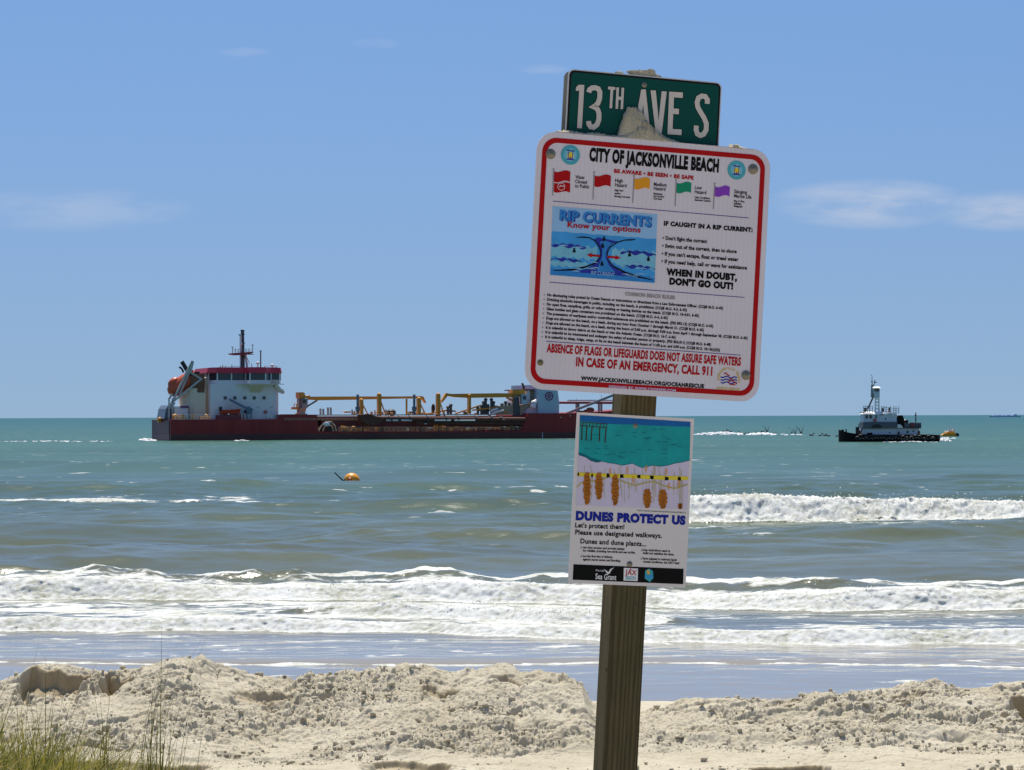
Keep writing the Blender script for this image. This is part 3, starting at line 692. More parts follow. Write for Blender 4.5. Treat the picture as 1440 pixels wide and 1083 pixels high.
# ------------------------------------------------------------------ dredger
def hopper_dredger():
    th = R(18.5)
    d0 = ray(243.3, 619.8); P0 = CAM + d0*(-CAM.z/d0.z)
    du = Vector((math.cos(th), math.sin(th), 0)); dv = Vector((-math.sin(th), math.cos(th), 0))
    t = thing('dredger_ship', 'long dark red dredging ship with white bridge house and yellow deck cranes', 'ship',
              P0, (0, 0, th))
    def s(x, y, v=0.0):        # ship coordinates (along, across, up) of a photo point on the plane across=v
        d = ray(x, y); q = P0 + dv*v - CAM
        nrm_ = dv
        k = q.dot(nrm_)/d.dot(nrm_); p = CAM + d*k - P0
        return (p.dot(du), v, p.z)
    def pbox(mb, x0, y0, x1, y1, v0, v1):
        a = s(x0, y1, v0); b = s(x1, y0, v0)
        return mb.box(a[0], b[0], v0, v1, a[2], b[2])
    def pprism(mb, pts, v0, v1):
        q = [s(x, y, v0) for x, y in pts]
        return mb.prism([(a[0], a[2]) for a in q], v0, v1)
    def ptube(mb, a, b, r, v, v2=None, r1=None, n=8):
        return mb.tube(s(*a, v), s(*b, v if v2 is None else v2), r, r1, n)
    def pbeam(mb, a, b, w_, h_, v, v2=None):
        return mb.beam(s(*a, v), s(*b, v if v2 is None else v2), w_, h_)
    Bm = 20.5
    W = lambda x, y, v=0: s(x, y, v)[2]
    U = lambda x, v=0: s(x, 600, v)[0]
    # hull: lofted sections along the ship; (u, half breadth factor, deck height)
    low = W(600, 606.3); st = W(300, 589.7); bw = W(780, 581.2)
    secs = [(-0.4, .97, W(243, 590.5)), (1.5, .97, st), (U(300), 1, st), (U(391), 1, st), (U(391)+.05, 1, W(392, 583)), (U(446), 1, W(446, 583.2)), (U(447.5), 1, low),
            (U(733), 1, low), (U(742.5), 1, bw), (U(800), 1, bw), (U(850), .90, bw+.3), (U(885), .70, bw+.6), (U(912), .40, bw+1.0), (U(930), .08, bw+1.3)]
    def loft(zl, zh, flare=0.0, inset=0.0):
        m = MB(); vs = []; fs = []
        for u, f, zt in secs:
            hb = Bm/2*f - inset
            zt2 = zt if zh is None else min(zh, zt)
            for v, z in ((-hb, zl), (-hb, zt2), (hb, zt2), (hb, zl)):
                vs.append((u, Bm/2+v, z))
        n = len(secs)
        for i in range(n-1):
            for k in range(4):
                a = i*4+k; b = i*4+(k+1) % 4
                fs.append((a, b, b+4, a+4))
        fs.append((3, 2, 1, 0)); fs.append(tuple((n-1)*4+k for k in range(4)))
        m.add(vs, fs); return m
    zb = W(600, 608.8)
    hull = loft(zb, None).build('hull', M['hull_red'], t)
    lm = loft(-1.5, zb).build('waterline_band', M['boot_dark'], hull)
    # pale stern plate
    tr = MB().box(-0.55, -0.42, Bm*0.06, Bm*0.94, zb+0.1, W(243, 591.5))
    tr.build('stern_plate', M['hull_stern'], hull)
    MB().box(-0.52, -0.43, Bm*0.06, Bm*0.94, -0.8, zb+0.05).build('waterline_band', M['hull_stern'], hull)
    # hopper: inner box above the low main deck
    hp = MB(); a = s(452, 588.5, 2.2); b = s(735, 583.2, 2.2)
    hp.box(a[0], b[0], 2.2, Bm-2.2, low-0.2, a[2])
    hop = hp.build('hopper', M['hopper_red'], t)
    cm = MB(); pbox(cm, 434, 582.3, 722, 584.6, 1.9, Bm-1.9); cm.build('coaming', M['coaming_tan'], hop)
    hs = MB(); pbox(hs, 434, 584.6, 740, 589.0, 2.0, Bm-2.0); hs.build('coaming', M['hull_red'], hop)
    # rails on the low deck
    def rail(name, x0, x1, y0, y1, v, n, rows=3, r=0.05, mat='rail_white', parent=t):
        m = MB()
        for k in range(rows):
            f = k/(max(rows-1, 1)); yy0 = y0 if isinstance(y0, (int, float)) else y0
            ptube(m, (x0, y1+(y0-y1)*f), (x1, y1+(y0-y1)*f), r, v, n=5)
        for i in range(n+1):
            x = x0+(x1-x0)*i/n; ptube(m, (x, y1), (x, y0), r, v, n=5)
        return m.build(name, M[mat], parent)
    rail('railing', 476, 735, 600.8, 606.2, 0.3, 40, 3, 0.055, 'coaming_tan')
    rail('railing', 430, 448, 600.8, 606.2, 0.1, 3, 3, 0.05, 'coaming_tan')
    rail('railing', 246, 300, 583.2, 589.5, 0.25, 12, 3, 0.045)
    rail('railing', 340, 392, 583.6, 589.5, 0.25, 10, 3, 0.045)
    rail('railing', 400, 520, 588.2, 590.5, 0.0, 20, 2, 0.04, 'coaming_tan')
    rail('railing', 560, 735, 588.0, 590.2, 1.8, 30, 2, 0.10, 'rail_white')
    # pale arch at the step of the deck
    ar = MB(); ar.path([s(448, 606.5, -.12), s(452, 599, -.12), s(458, 593.5, -.12), s(466, 593.5, -.12), s(471, 599, -.12), s(473, 606.5, -.12)], 0.16)
    ar.path([s(454, 606.5, -.12), s(457, 599.5, -.12), s(463, 597.5, -.12), s(467, 600, -.12), s(469, 606.5, -.12)], 0.11)
    arch = ar.build('boarding_arch', M['coaming_tan'], t)
    m = MB(); m.ball(s(459.5, 596.6, -.2), 0.75, .35, .45); m.build('life_raft', M['ship_white'], arch, smooth=True)
    m = MB(); pbox(m, 460.5, 600, 466, 606.5, -.06, 0.4); m.build('doorway', M['black_paint'], arch)
    # suction pipe stowed along the side, with its draghead and gantries
    m = MB()
    m.tube(s(527, 588.6, -.7), s(738, 590.4, -.7), 0.52, n=12)
    m.tube(s(509, 592, -.7), s(528, 588.6, -.7), 0.62, n=12)
    m.tube(s(585, 594.5, -.5), s(735, 595.5, -.5), 0.36, n=10)
    pipe = m.build('suction_pipe', M['pipe_dark'], t, smooth=False)
    m = MB(); m.prism([(p[0], p[2]) for p in (s(505, 583.5, -1.2), s(517, 582, -1.2), s(534, 587, -1.2), s(538, 592, -1.2), s(529, 598, -1.2), s(516, 597, -1.2), s(507, 592, -1.2))], -1.5, 0.4)
    m.build('draghead', M['pipe_dark'], pipe)
    m = MB()
    for x in (546, 560, 575, 600, 626, 643, 668, 690): m.tube(s(x, 588.9, -.75), s(x+1.6, 588.9, -.75), 0.70, n=12)
    m.split('pipe_collar', M['steel_dark'], pipe)
    m = MB()
    for x0, x1 in ((543, 549.5), (552, 560), (564, 579), (611, 634), (639, 668)): m.tube(s(x0, 591.2, -1.2), s(x1, 591.2, -1.2), 0.17, n=6)
    m.split('hand_rail', M['rail_white'], pipe)
    for x, y0, y1, v, c, r in ((503, 555, 582.5, 1.5, 'blue_grey', .26), (582.5, 555, 582.5, 1.5, 'blue_grey', .26)):
        m = MB(); ptube(m, (x, y1), (x, y0), r, v)
        m.tube(s(x, 572, v), s(x, 576, v), r*1.9); m.tube(s(x, 576, v), s(x, 579, v), r*1.9, r*1.2); m.tube(s(x, y0, v), s(x, y0+1, v), r*1.3)
        m.build('gantry_post', M[c], t)
    for x, y0, y1, v, wd in ((509, 563, 583, 2.5, 0.40), (534.3, 555, 585, 2.0, 0.42), (590, 561, 583, 2.5, 0.42), (617.3, 555, 587, 2.0, 0.42), (661, 556.5, 582, 2.5, 0.30)):
        m = MB(); a = s(x, y1, v); b = s(x, y0, v)
        m.box(a[0]-wd*.8, a[0]+wd*.8, v, v+1.2, a[2], b[2]); m.ball((b[0], v+.6, b[2]+.05), wd*.9, .7, .35)
        if wd > .35: m.beam((a[0]+wd+1.0, v+.6, a[2]), (a[0]+wd*.6, v+.6, a[2]+(b[2]-a[2])*.75), .22, .22)
        m.build('gantry_post', M['crane_yellow'], t)
    m = MB(); ptube(m, (571.7, 583), (571.7, 561), .2, 3); m.build('boom_rest', M['crane_yellow'], t)
    # deck cranes
    def crane(ped, cab, boom, tip, brace, name='deck_crane', v=6.0, extra=None):
        m = MB(); pbox(m, *ped, v-.9, v+.9); c = m.build(name, M['ship_tan'] if extra else M['steel_grey'], t)
        m = MB(); pprism(m, boom, v-.55, v+.55); pprism(m, tip, v-.5, v+.5); bo = m.build('boom', M['crane_yellow'], c)
        m = MB(); pbeam(m, brace[0], brace[1], .35, .3, v); m.build('boom_brace', M['steel_dark'] if not extra else M['crane_yellow'], bo)
        return c
    c1 = crane((420.5, 552.5, 428.5, 588.5), None, [(434, 557.8), (500, 557.6), (560, 557.6), (593, 557.2), (594, 560.4), (560, 560.7), (500, 562.2), (450, 563.0), (434, 562.2)],
               [(593, 557), (596, 558.5), (599.6, 566.8), (598, 566.9), (593, 560.4)], ((431.5, 571.8), (446, 563)))
    m = MB(); pprism(m, [(420.5, 551.7), (427, 551.7), (430, 557), (436, 556), (436, 560), (420.5, 560)], 4.6, 7.4); m.build('crane_head', M['crane_yellow'], c1)
    m = MB(); pbox(m, 425, 560.5, 432.8, 574, 4.2, 5.1); m.build('cab', M['steel_grey'], c1); 
    m = MB(); pbox(m, 425.7, 562, 430.5, 567, 4.1, 4.25); m.build('cab_window', M['glass_dark'], c1)
    m = MB(); pprism(m, [(413.5, 572.5), (420.5, 572.5), (420.5, 575.8), (413.5, 575.8)], 4.8, 7.2); ptube(m, (413.5, 568), (420, 568), .08, 4.9); ptube(m, (413.6, 575), (413.6, 568), .08, 4.9); ptube(m, (417, 575), (417, 568), .08, 4.9)
    m.build('platform', M['crane_yellow'], c1)
    m = MB(); pbox(m, 419.5, 581.5, 432, 588.5, 4.6, 7.4); pprism(m, [(420.5, 581.5), (422, 574), (431, 574), (429, 581.5)], 4.9, 7.1); m.build('pedestal', M['coaming_tan'], c1)
    c2 = crane((723.5, 556, 730, 606), None, [(738.5, 553.3), (700, 553.0), (660, 553.6), (634, 554.0), (627.5, 552.8), (629, 556.5), (640, 558.6), (660, 559.6), (700, 559), (722, 558.5), (739, 558)],
               [(627.5, 552.8), (630.5, 555.8), (622.0, 566.3), (620.6, 566.2), (621.5, 563)], ((712, 559), (724, 565)), v=4.0, extra=True)
    m = MB(); pbox(m, 722.3, 559, 730.4, 606, 2.8, 3.0); m.build('tower_cladding', M['steel_dark'], c2)
    m = MB(); pprism(m, [(721.5, 547.8), (738, 547.8), (738, 553.5), (733, 555), (721.5, 555)], 2.9, 5.1); m.build('crane_head', M['crane_yellow'], c2)
    m = MB(); pbox(m, 734.5, 554.5, 741, 568.5, 2.0, 3.6); m.build('cab', M['ship_blue'], c2)
    m = MB(); pbox(m, 735.5, 557, 740, 562, 1.92, 2.02); m.build('cab_window', M['glass_dark'], c2)
    m = MB(); pprism(m, [(702, 571), (722, 569.5), (722, 583), (702, 583)], 3, 6); pprism(m, [(731, 570), (746, 567.5), (745, 572), (737, 584), (731, 584)], 3, 5); m.build('machinery_house', M['ship_tan'], c2)
    m = MB(); m.path([s(736, 553, 4), s(736.8, 546, 4), s(735.5, 541.5, 4), s(733.8, 539, 4)], .22); m.build('exhaust_pipe', M['black_paint'], c2)
    # clutter on the hopper: pumps, valves, pipes
    rr = random.Random(4)
    m = MB()
    for x, y0 in ((677, 571), (680, 566), (683, 562), (686, 570), (691, 562), (694, 566), (698, 572), (672, 574), (711, 566), (706, 569), (716, 568), (630, 573), (634, 570)):
        ptube(m, (x, 582.5), (x, y0), .28, 4.5); m.ball(s(x, y0, 4.5), .42, .42, .35, 8, 5)
    for x0, x1, y in ((674, 700, 577), (676, 697, 573), (702, 722, 575), (628, 640, 578)): ptube(m, (x0, y), (x1, y), .2, 4.4)
    m.split('pump_gear', M['steel_dark'], t)
    m = MB(); m.path([s(684, 588, 2.2), s(690, 583, 2.2), s(697, 580, 2.2), s(708, 577, 2.2)], .25); m.path([s(690, 578, 3), s(700, 575, 3)], .3); m.build('delivery_pipe', M['rail_white'], t)
    m = MB()
    for x, wd, y0 in ((451.5, 1.2, 574.5), (455.5, 1.2, 575), (462, 1.3, 573), (466, 1.2, 573), (496, .8, 576), (499.5, .8, 578), (528, .5, 577), (543.3, .6, 576), (575, .7, 579), (609, 1.2, 572), (597, .9, 578), (625, 1.5, 578)):
        pbox(m, x-wd/2, y0, x+wd/2, 583.0, 5, 6)
    m.split('vent_post', M['steel_grey'], t)
    m = MB(); m.ball(s(550, 580.5, 4), 1.0, 1, .75); pbox(m, 546.8, 580, 553.6, 583, 3.4, 4.6); m.ball(s(609.3, 574, 4), .4, .4, .9); m.split('winch_drum', M['black_paint'], t)
    m = MB()
    for x, y in ((481, 598), (485.5, 599), (490, 600), (494, 602)): ptube(m, (x, 606.5), (x, y), .26, .8)
    pbox(m, 655.5, 602, 664.5, 606.8, .7, 1.7); pbox(m, 668, 601.5, 669.6, 606.8, .7, 1.1)
    for x in (611, 615, 619, 622): ptube(m, (x, 606.5), (x, 597+rr.random()*3), .2, .9)
    m.split('deck_valve', M['crane_yellow'], t)
    m = MB(); pbox(m, 683, 602.3, 688.3, 607, .5, 1.5); m.build('deck_box', M['lifeboat_orange'], t)
    m = MB(); pbox(m, 711, 600, 717, 606.8, .5, 1.6); pbox(m, 717.5, 588, 722.5, 606.8, .6, 1.4); m.build('deck_box', M['rust'], t)
    m = MB()
    for x, y in ((708.5, 590), (727.5, 600.2), (709.5, 600), (705, 586), (599, 596)): pbox(m, x-1.4, y-.5, x+1.4, y+.5, -1.4, -.9)
    m.split('fender_pad', M['rail_white'], t)
    for nm_, mt_, n_ in (('deck_fitting', 'rust_orange', 22), ('deck_fitting', 'crane_yellow', 16), ('deck_fitting', 'rail_white', 14), ('deck_fitting', 'steel_dark', 18)):
        m = MB()
        for k in range(n_):
            if rr.random() < .55: x = rr.uniform(480, 735); y1 = 583.2; hgt = rr.uniform(1.2, 5.0); v = rr.uniform(2.2, 8)
            else: x = rr.uniform(480, 732); y1 = 606.3; hgt = rr.uniform(2, 6); v = rr.uniform(.5, 1.6)
            wd = rr.uniform(.5, 2.2)
            if rr.random() < .5: pbox(m, x-wd, y1-hgt, x+wd, y1, v, v+.8)
            else: ptube(m, (x-wd*2.2, y1-hgt), (x+wd*2.2, y1-hgt+rr.uniform(-.4, .4)), rr.uniform(.1, .22), v)
        m.split(nm_, M[mt_], t)
    m = MB()
    for a, b in (((640, 582), (676, 570)), ((664, 577), (722, 570)), ((690, 583), (722, 576)), ((598, 583), (628, 577))): pbeam(m, a, b, .22, .3, 4.2)
    m.split('deck_stay', M['crane_yellow'], t)
    # bow house and fore deck
    m = MB(); pprism(m, [(757, 581.2), (757, 541), (783.5, 541), (784.6, 552), (786.3, 566), (786.3, 581.2)], 1.5, Bm-1.5)
    bh = m.build('bow_house', M['ship_blue'], t)
    m = MB(); pbox(m, 745.5, 549, 756.9, 566, 4.5, Bm-4.5); m.build('house_side', M['ship_tan'], bh)
    m = MB(); pbox(m, 741, 549, 745.4, 566, 4, Bm-4); m.build('house_side', M['ship_white'], bh)
    m = MB(); pbox(m, 738.5, 547.3, 757, 548.9, 3.5, Bm-3.5); m.build('house_roof', M['mast_red'], bh)
    m = MB(); m.ball(s(751, 566.5, 2.4), .7, .7, .55); m.ball(s(750, 571.5, 2.2), .6, .6, .6); m.ball(s(753.5, 564, 2.6), .5, .5, .4); m.build('vent_cowl', M['ship_white'], bh, smooth=True)
    m = MB(); pprism(m, [(738, 581.2), (742, 574.5), (748, 572.5), (756.8, 575), (756.8, 581.2)], 2.2, 5); m.build('bulwark', M['emblem_pale'], bh)
    ce = s(772.2, 557.2, 1.44)
    m = MB(); m.torus((ce[0], 1.42, ce[2]), .80, .10, n=28); m.torus((ce[0], 1.42, ce[2]), .28, .10, n=16)
    for k in range(8):
        a = k*math.pi/4; m.beam((ce[0]+.3*math.cos(a), 1.42, ce[2]+.3*math.sin(a)), (ce[0]+.72*math.cos(a), 1.42, ce[2]+.72*math.sin(a)), .07, .07)
    m.build('emblem', M['emblem_purple'], bh)
    m = MB(); m.tube((ce[0], 1.49, ce[2]), (ce[0], 1.44, ce[2]), .96, n=32); m.build('emblem_disc', M['emblem_pale'], bh)
    m = MB(); ptube(m, (786.3, 566.3), (905, 566.6), .26, 5); p_ = m.build('bow_pipeline', M['mast_red'], t)
    m = MB(); pbox(m, 800, 562.2, 902, 564.3, 5.2, 6.2); m.build('pipe_walkway', M['rail_white'], p_)
    m = MB()
    for x in (811.5, 814.4, 843, 846.5, 880): pbox(m, x-.7, 566, x+.7, 581.3, 4.9, 5.6)
    m.split('pipe_trestle', M['steel_grey'], p_)
    m = MB(); pbeam(m, (797, 581.5), (868, 553.5), .35, .5, 3.5); m.build('spreader_boom', M['steel_grey'], t)
    m = MB(); pbox(m, 826, 576, 834.5, 580.8, 4, 6); m.ball(s(830, 576.5, 5), .9, .8, .55); pbox(m, 817, 577.5, 823, 581, 4, 5); m.build('anchor_winch', M['rust'], t)
    m = MB(); ptube(m, (845.4, 562), (845.4, 555.5), .05, 5.5); ptube(m, (810.6, 563), (810.6, 560.5), .05, 5.5); m.split('mast_light', M['steel_grey'], t)
    m = MB(); pbox(m, 788, 586.2, 790.4, 587.6, -.12, .1); pbox(m, 801, 584, 803, 585.6, -.12, .1); m.split('hull_marking', M['coaming_tan'], hull)
    m = MB(); pbox(m, 762.6, 608, 763.4, 616, -.1, .1); m.build('draught_mark', M['rail_white'], hull)
    # stern house
    vd = 2.5
    m = MB(); q = [s(x, 600, vd)[0] for x in (296, 392.5)]
    z0 = W(300, 589.6, vd); z1 = W(340, 540, vd)
    m.prismz([(q[0], vd), (q[1]-.5, vd), (q[1], vd+.6), (q[1], Bm-vd), (q[0], Bm-vd)], z0-.1, z1)
    dh = m.build('deck_house', M['ship_white'], t)
    for x in (316.7, 330.2, 344.2, 357.4, 371.4):
        c = s(x, 559.6, vd-.02); m = MB(); m.tube((c[0], vd-.10, c[2]), (c[0], vd+.06, c[2]), .30, n=14)
        ph = m.build('porthole', M['glass_dark'], dh)
        m = MB(); m.torus((c[0], vd-.06, c[2]), .33, .05, n=16); m.build('porthole_rim', M['steel_grey'], ph)
    m = MB(); c = s(373.2, 579.3, vd-.1); m.torus((c[0], vd-.15, c[2]), .26, .10, n=16); m.build('life_ring', M['rescue_red'], dh)
    m = MB(); pbox(m, 361, 572.3, 364.5, 573.1, vd-.05, vd); pbox(m, 380, 572.3, 384, 573.1, vd-.05, vd); m.split('name_board', M['steel_grey'], dh)
    m = MB(); pbox(m, 343, 577.3, 346.3, 580.5, vd-.05, vd); m.build('vent_opening', M['black_paint'], dh)
    # bridge: main wheelhouse set back and a wing towards the camera
    zf = W(340, 540, vd); zs = W(340, 534.8, vd); zt = W(340, 524.8, vd); zr = W(340, 517, vd)
    u0 = s(297.5, 600, vd)[0]; u1 = s(346, 600, vd)[0]; u2 = s(352, 600, 0)[0]; u3 = s(374, 600, 0)[0]; u4 = s(391, 600, vd)[0]
    out = [(u0, vd+3), (u0+1.2, vd+.3), (u1, vd+.3), (u2, .2), (u3, .2), (u3+1.5, vd-.6), (u4+.3, vd-.2), (u4+1.0, vd+2), (u4+1.0, Bm-3), (u4, Bm-.4), (u2, Bm-.2), (u1, Bm-vd), (u0, Bm-vd)]
    def grow(o, g):
        cx = sum(p[0] for p in o)/len(o); cy = sum(p[1] for p in o)/len(o)
        return [(cx+(p[0]-cx)*g, cy+(p[1]-cy)*g) for p in o]
    m = MB(); m.prismz(out, zf+.003, zs); br = m.build('bridge', M['ship_white'], t)
    m = MB(); m.prismz(grow(out, .985), zs, zt); m.build('window_band', M['glass_dark'], br)
    m = MB()
    for i in range(len(out)):
        a = Vector((*grow(out, .995)[i], 0)); b = Vector((*grow(out, .995)[(i+1) % len(out)], 0)); ln = (b-a).length
        n = max(1, int(round(ln/2.3)))
        for k in range(n):
            p = a.lerp(b, k/n); m.box(p.x-.11, p.x+.11, p.y-.11, p.y+.11, zs+.002, zt-.002)
    m.split('window_post', M['ship_white'], br)
    m = MB(); m.prismz(grow(out, 1.035), zt, zt+.12); m.prismz(grow(out, 1.04), zt+.12, zr, .975); rf = m.build('roof', M['roof_red'], br)
    m = MB(); m.prismz(grow(out, .93), zr, zr+.06); m.build('roof_deck', M['deck_red'], rf)
    m = MB(); q0 = s(381, 530, 0); q1 = s(391, 540, 0)
    m.prismz([(u2-.4, -.2), (u3+.6, -.2), (u3+2.0, vd-.8), (u4+.8, vd-.5), (u4+1.3, vd), (u2-2.6, vd), (u2-1.4, vd-.6)], zf-.12, zf); m.build('wing_floor', M['ship_cream'], br)  # cream on floor and brackets imitates light bounced up under the wing
    m = MB(); m.add([(u2, -.1, zf-.13), (u3, -.1, zf-.13), (u3, vd, zf-.13), (u2, vd, zf-.13), (u2+.6, vd-.01, zf-1.7), (u3-.6, vd-.01, zf-1.7)], [(0,1,2,3), (0,4,5,1), (0,3,4), (1,5,2), (3,2,5,4)]); m.build('wing_bracket', M['ship_cream'], br)
    m = MB(); m.path([s(x, y, vd-.4) for x, y in ((387, 542), (391, 545.5), (395, 551), (399.5, 550.5))], .45); m.build('wing_bracket', M['ship_cream'], br)
    rail('railing', 376, 391, 534.5, 541, vd-.7, 5, 3, .06, 'ship_cream', br)
    # roof gear
    m = MB(); ptube(m, (366.6, 517), (366.6, 493), .13, 8); m.tube(s(366.6, 494, 8), s(366.6, 493, 8), .25); m.build('aerial', M['steel_dark'], rf)
    for x, y, r_ in ((362.6, 510.5, .36), (382.8, 513.8, .36)):
        m = MB(); ptube(m, (x, 518), (x, y), .12, 6); m.ball(s(x, y, 6), r_, r_, r_*.8); m.build('radar_dome', M['rail_white'], rf, smooth=True)
    m = MB()
    for x, y in ((313, 513), (317, 514.5), (326, 512.5), (310, 515), (372, 515), (388, 514.5), (354, 511.5)): ptube(m, (x, 518), (x, y), .07, 7)
    ptube(m, (308, 515.2), (345, 515.2), .04, 6.5); ptube(m, (372, 514.8), (392, 514.8), .04, 6.5)
    m.build('roof_rail', M['steel_grey'], rf)
    # mast
    vm = 9.0
    m = MB(); ptube(m, (340.9, 517), (340.9, 466), .52, vm, r1=.34, n=10); ptube(m, (340.9, 466), (341.2, 464), .42, vm)
    mast = m.build('mast', M['steel_dark'], t)
    m = MB(); pbox(m, 337.4, 496, 338.6, 517, vm-1, vm-.8); ptube(m, (338.3, 497), (338.3, 470.5), .20, vm-.6); ptube(m, (347.7, 517), (345, 497), .24, vm); ptube(m, (347.5, 503), (351, 512), .07, vm); m.build('mast_leg', M['ship_white'], mast)
    m = MB(); pprism(m, [(325.6, 496.8), (326.4, 498.4), (333, 499.4), (350, 498.6), (356, 496.6), (355.6, 494.6)], vm-1.6, vm+1.6); pl = m.build('mast_platform', M['mast_red'], mast)
    m = MB()
    for x, y in ((326.8, 488), (355.2, 485), (331, 490.5), (350, 490.5), (335, 491), (346, 491)): ptube(m, (x, 496.5), (x, y), .07, vm-1.5)
    for y in (491, 493.7): ptube(m, (326.8, y), (355.2, y), .035, vm-1.5)
    ptube(m, (325.4, 488), (328.4, 488), .10, vm-1.5); ptube(m, (353.8, 485), (356.7, 485), .10, vm-1.5); m.build('railing', M['steel_grey'], pl)
    m = MB(); m.ball(s(338.8, 483.5, vm-1.2), .30, .3, .36); m.build('radar_dome', M['rail_white'], mast, smooth=True)
    m = MB()
    for x, y in ((343.4, 470), (343.4, 482.7), (337.3, 471), (344, 502), (340, 497.8)): pbox(m, x-.9, y-.8, x+.9, y+.8, vm-.9, vm-.3)
    pbox(m, 349, 498, 357, 498.8, vm-.5, vm); m.split('mast_lamp', M['steel_dark'], mast)
    # knuckle crane on the house side
    m = MB(); pbeam(m, (322.3, 561.5), (347, 574.5), .30, .42, 1.4); pbeam(m, (347, 574), (354, 578), .7, .9, 1.4); pbox(m, 347.5, 577, 354.5, 588.5, .9, 2.0); m.build('knuckle_crane', M['blue_grey'], t)
    m = MB(); pbox(m, 306, 583.4, 344, 589.6, .5, 2.2); pbox(m, 316, 582, 320, 584, .5, 2); pbox(m, 332, 582, 336, 584, .5, 2); m.build('boat_cradle', M['mast_red'], t)
    m = MB(); pbox(m, 375.5, 583.6, 384.2, 587.4, .4, 1.2); m.build('white_locker', M['rail_white'], t)
    m = MB(); pprism(m, [(389, 589.6), (392, 583.4), (399, 582.6), (420, 582.6), (420, 586)], .9, 3); m.build('mooring_winch', M['deck_red'], t)
    # funnel casing, round towards the stern
    m = MB(); f0 = s(257.5, 590, 4)[0]; f1 = s(289, 590, 4)[0]; r_ = 3.0
    pts = [(f1, 4.0), (f1, 12.0)] + [(f0+r_ - r_*math.sin(a), 8.0+4.0*math.cos(a)) for a in [k*math.pi/12 for k in range(13)]]
    zt_ = W(275, 546, 4)
    m.prismz(pts, z0-.1, zt_); fn = m.build('funnel', M['ship_cream'], t)
    f2 = s(269, 590, 4)[0]
    m = MB(); m.prismz([(f2, 4.2), (f1-.1, 4.2), (f1-.1, 11.8), (f2, 11.8)], zt_, W(275, 526, 4.2), .96); m.build('funnel_top', M['rust'], fn)
    m = MB(); m.prismz([(f2+.8, 4.6), (f1-1.0, 4.6), (f1-1.0, 11.4), (f2+.8, 11.4)], W(275, 526, 4.2), W(275, 522.6, 4.2)); m.build('funnel_cap', M['black_paint'], fn)
    m = MB(); pbox(m, 277.5, 544.5, 287.5, 552, 3.9, 4.0); m.build('louvre', M['rust'], fn)
    m = MB()
    m.path([s(270.5, 531, 5), s(262, 519, 5), s(255.7, 508.5, 5)], .42, 10); m.path([s(258, 524, 5), s(256, 519, 5), s(252, 516, 5)], .2); m.build('exhaust_pipe', M['black_paint'], fn)
    m = MB(); ptube(m, (285, 533), (298, 532), .28, 6); ptube(m, (290, 590), (290, 534), .45, 6); ptube(m, (293.8, 590), (293.8, 534), .45, 6.5); m.split('vent_duct', M['ship_cream'], t)
    m = MB(); ptube(m, (292.6, 533), (292.6, 527), .07, 6); m.ball(s(292.6, 526.5, 6), .22, .22, .22); m.build('deck_lamp', M['black_paint'], t)
    m = MB(); pbox(m, 246, 571.5, 264, 589.6, 3.5, 14); m.build('stern_house', M['ship_white'], t)
    m = MB(); pbox(m, 254, 570.6, 265.5, 573.8, 3.3, 3.49); m.build('stern_board', M['emblem_purple'], t)
    # davit frame
    m = MB()
    for v in (4.2, 7.6):
        pbeam(m, (238.5, 573), (270.6, 507.5), .34, .42, v)
        pbeam(m, (242, 566), (283, 533), .34, .38, v)
        pbeam(m, (283, 533), (267.5, 523.5), .30, .34, v)
        pbeam(m, (252.5, 555), (267, 522), .28, .3, v)
        for x in (237.5, 242.5): pbeam(m, (x, 590), (x+.2, 560), .28, .28, v)
        pbeam(m, (238, 560.5), (242, 554), .4, .4, v); pbeam(m, (246, 566), (240.5, 575), .3, .3, v); pbeam(m, (258, 551), (263, 555), .25, .25, v)
        pbeam(m, (267.5, 523.5), (271, 508), .5, .5, v)
    for a in ((242, 566), (283, 533), (270, 508.5), (238, 575)): m.tube(s(*a, 4.2), s(*a, 7.6), .2)
    m.build('lifeboat_davit', M['davit_grey'], t)
    m = MB()
    for x in (224.5, 231.5): m.ball(s(x, 590.5, 9), .5, .5, .55); pbox(m, x-1.8, 588.5, x+1.8, 594, 8.4, 9.6)
    for x0, x1 in ((244, 248), (250.5, 262), (269, 275), (281, 297)): pbox(m, x0, 585, x1, 589.6, .8, 2.0); m.ball(s((x0+x1)/2, 585.6, 1.4), .6, .6, .5)
    m.build('mooring_winch', M['crane_yellow'], t)
    m = MB(); pprism(m, [(231, 589), (233.5, 575), (237, 570), (241, 573), (243, 590)], 5, 13); m.build('stern_block', M['blue_grey'], t)
    # boats carried by the ship: lift-off things of their own
    lb = thing('lifeboat', 'enclosed orange lifeboat tilted in its grey frame at the stern of the dredging ship', 'lifeboat', P0, (0, 0, th))
    m = MB(); c0 = Vector(s(240.5, 551, 5.9)); c1 = Vector(s(274.0, 529.5, 5.9)); ax = (c1-c0).normalized(); up = Vector((-ax.z, 0, ax.x)); L_ = (c1-c0).length+1.2
    vs = []; fs = []; n = 14; prof = [(0, .05), (.03, .5), (.12, .85), (.3, 1.0), (.6, 1.05), (.85, 1.0), (.97, .85), (1.0, .3)]
    for tt, k in prof:
        for i in range(n):
            a = 2*math.pi*i/n
            vs.append(c0 - ax*.6 + ax*tt*L_ + Vector((0, 1, 0))*1.35*k*math.cos(a) + up*(1.62*k*math.sin(a)))
    for j in range(len(prof)-1):
        for i in range(n): fs.append((j*n+i, j*n+(i+1) % n, (j+1)*n+(i+1) % n, (j+1)*n+i))
    fs += [tuple(range(n)), tuple(range((len(prof)-1)*n, len(prof)*n))]
    m.add(vs, fs); m.build('boat_hull', M['lifeboat_orange'], lb, smooth=True)
    m = MB(); q = c0 + ax*(L_*.22) + up*1.35
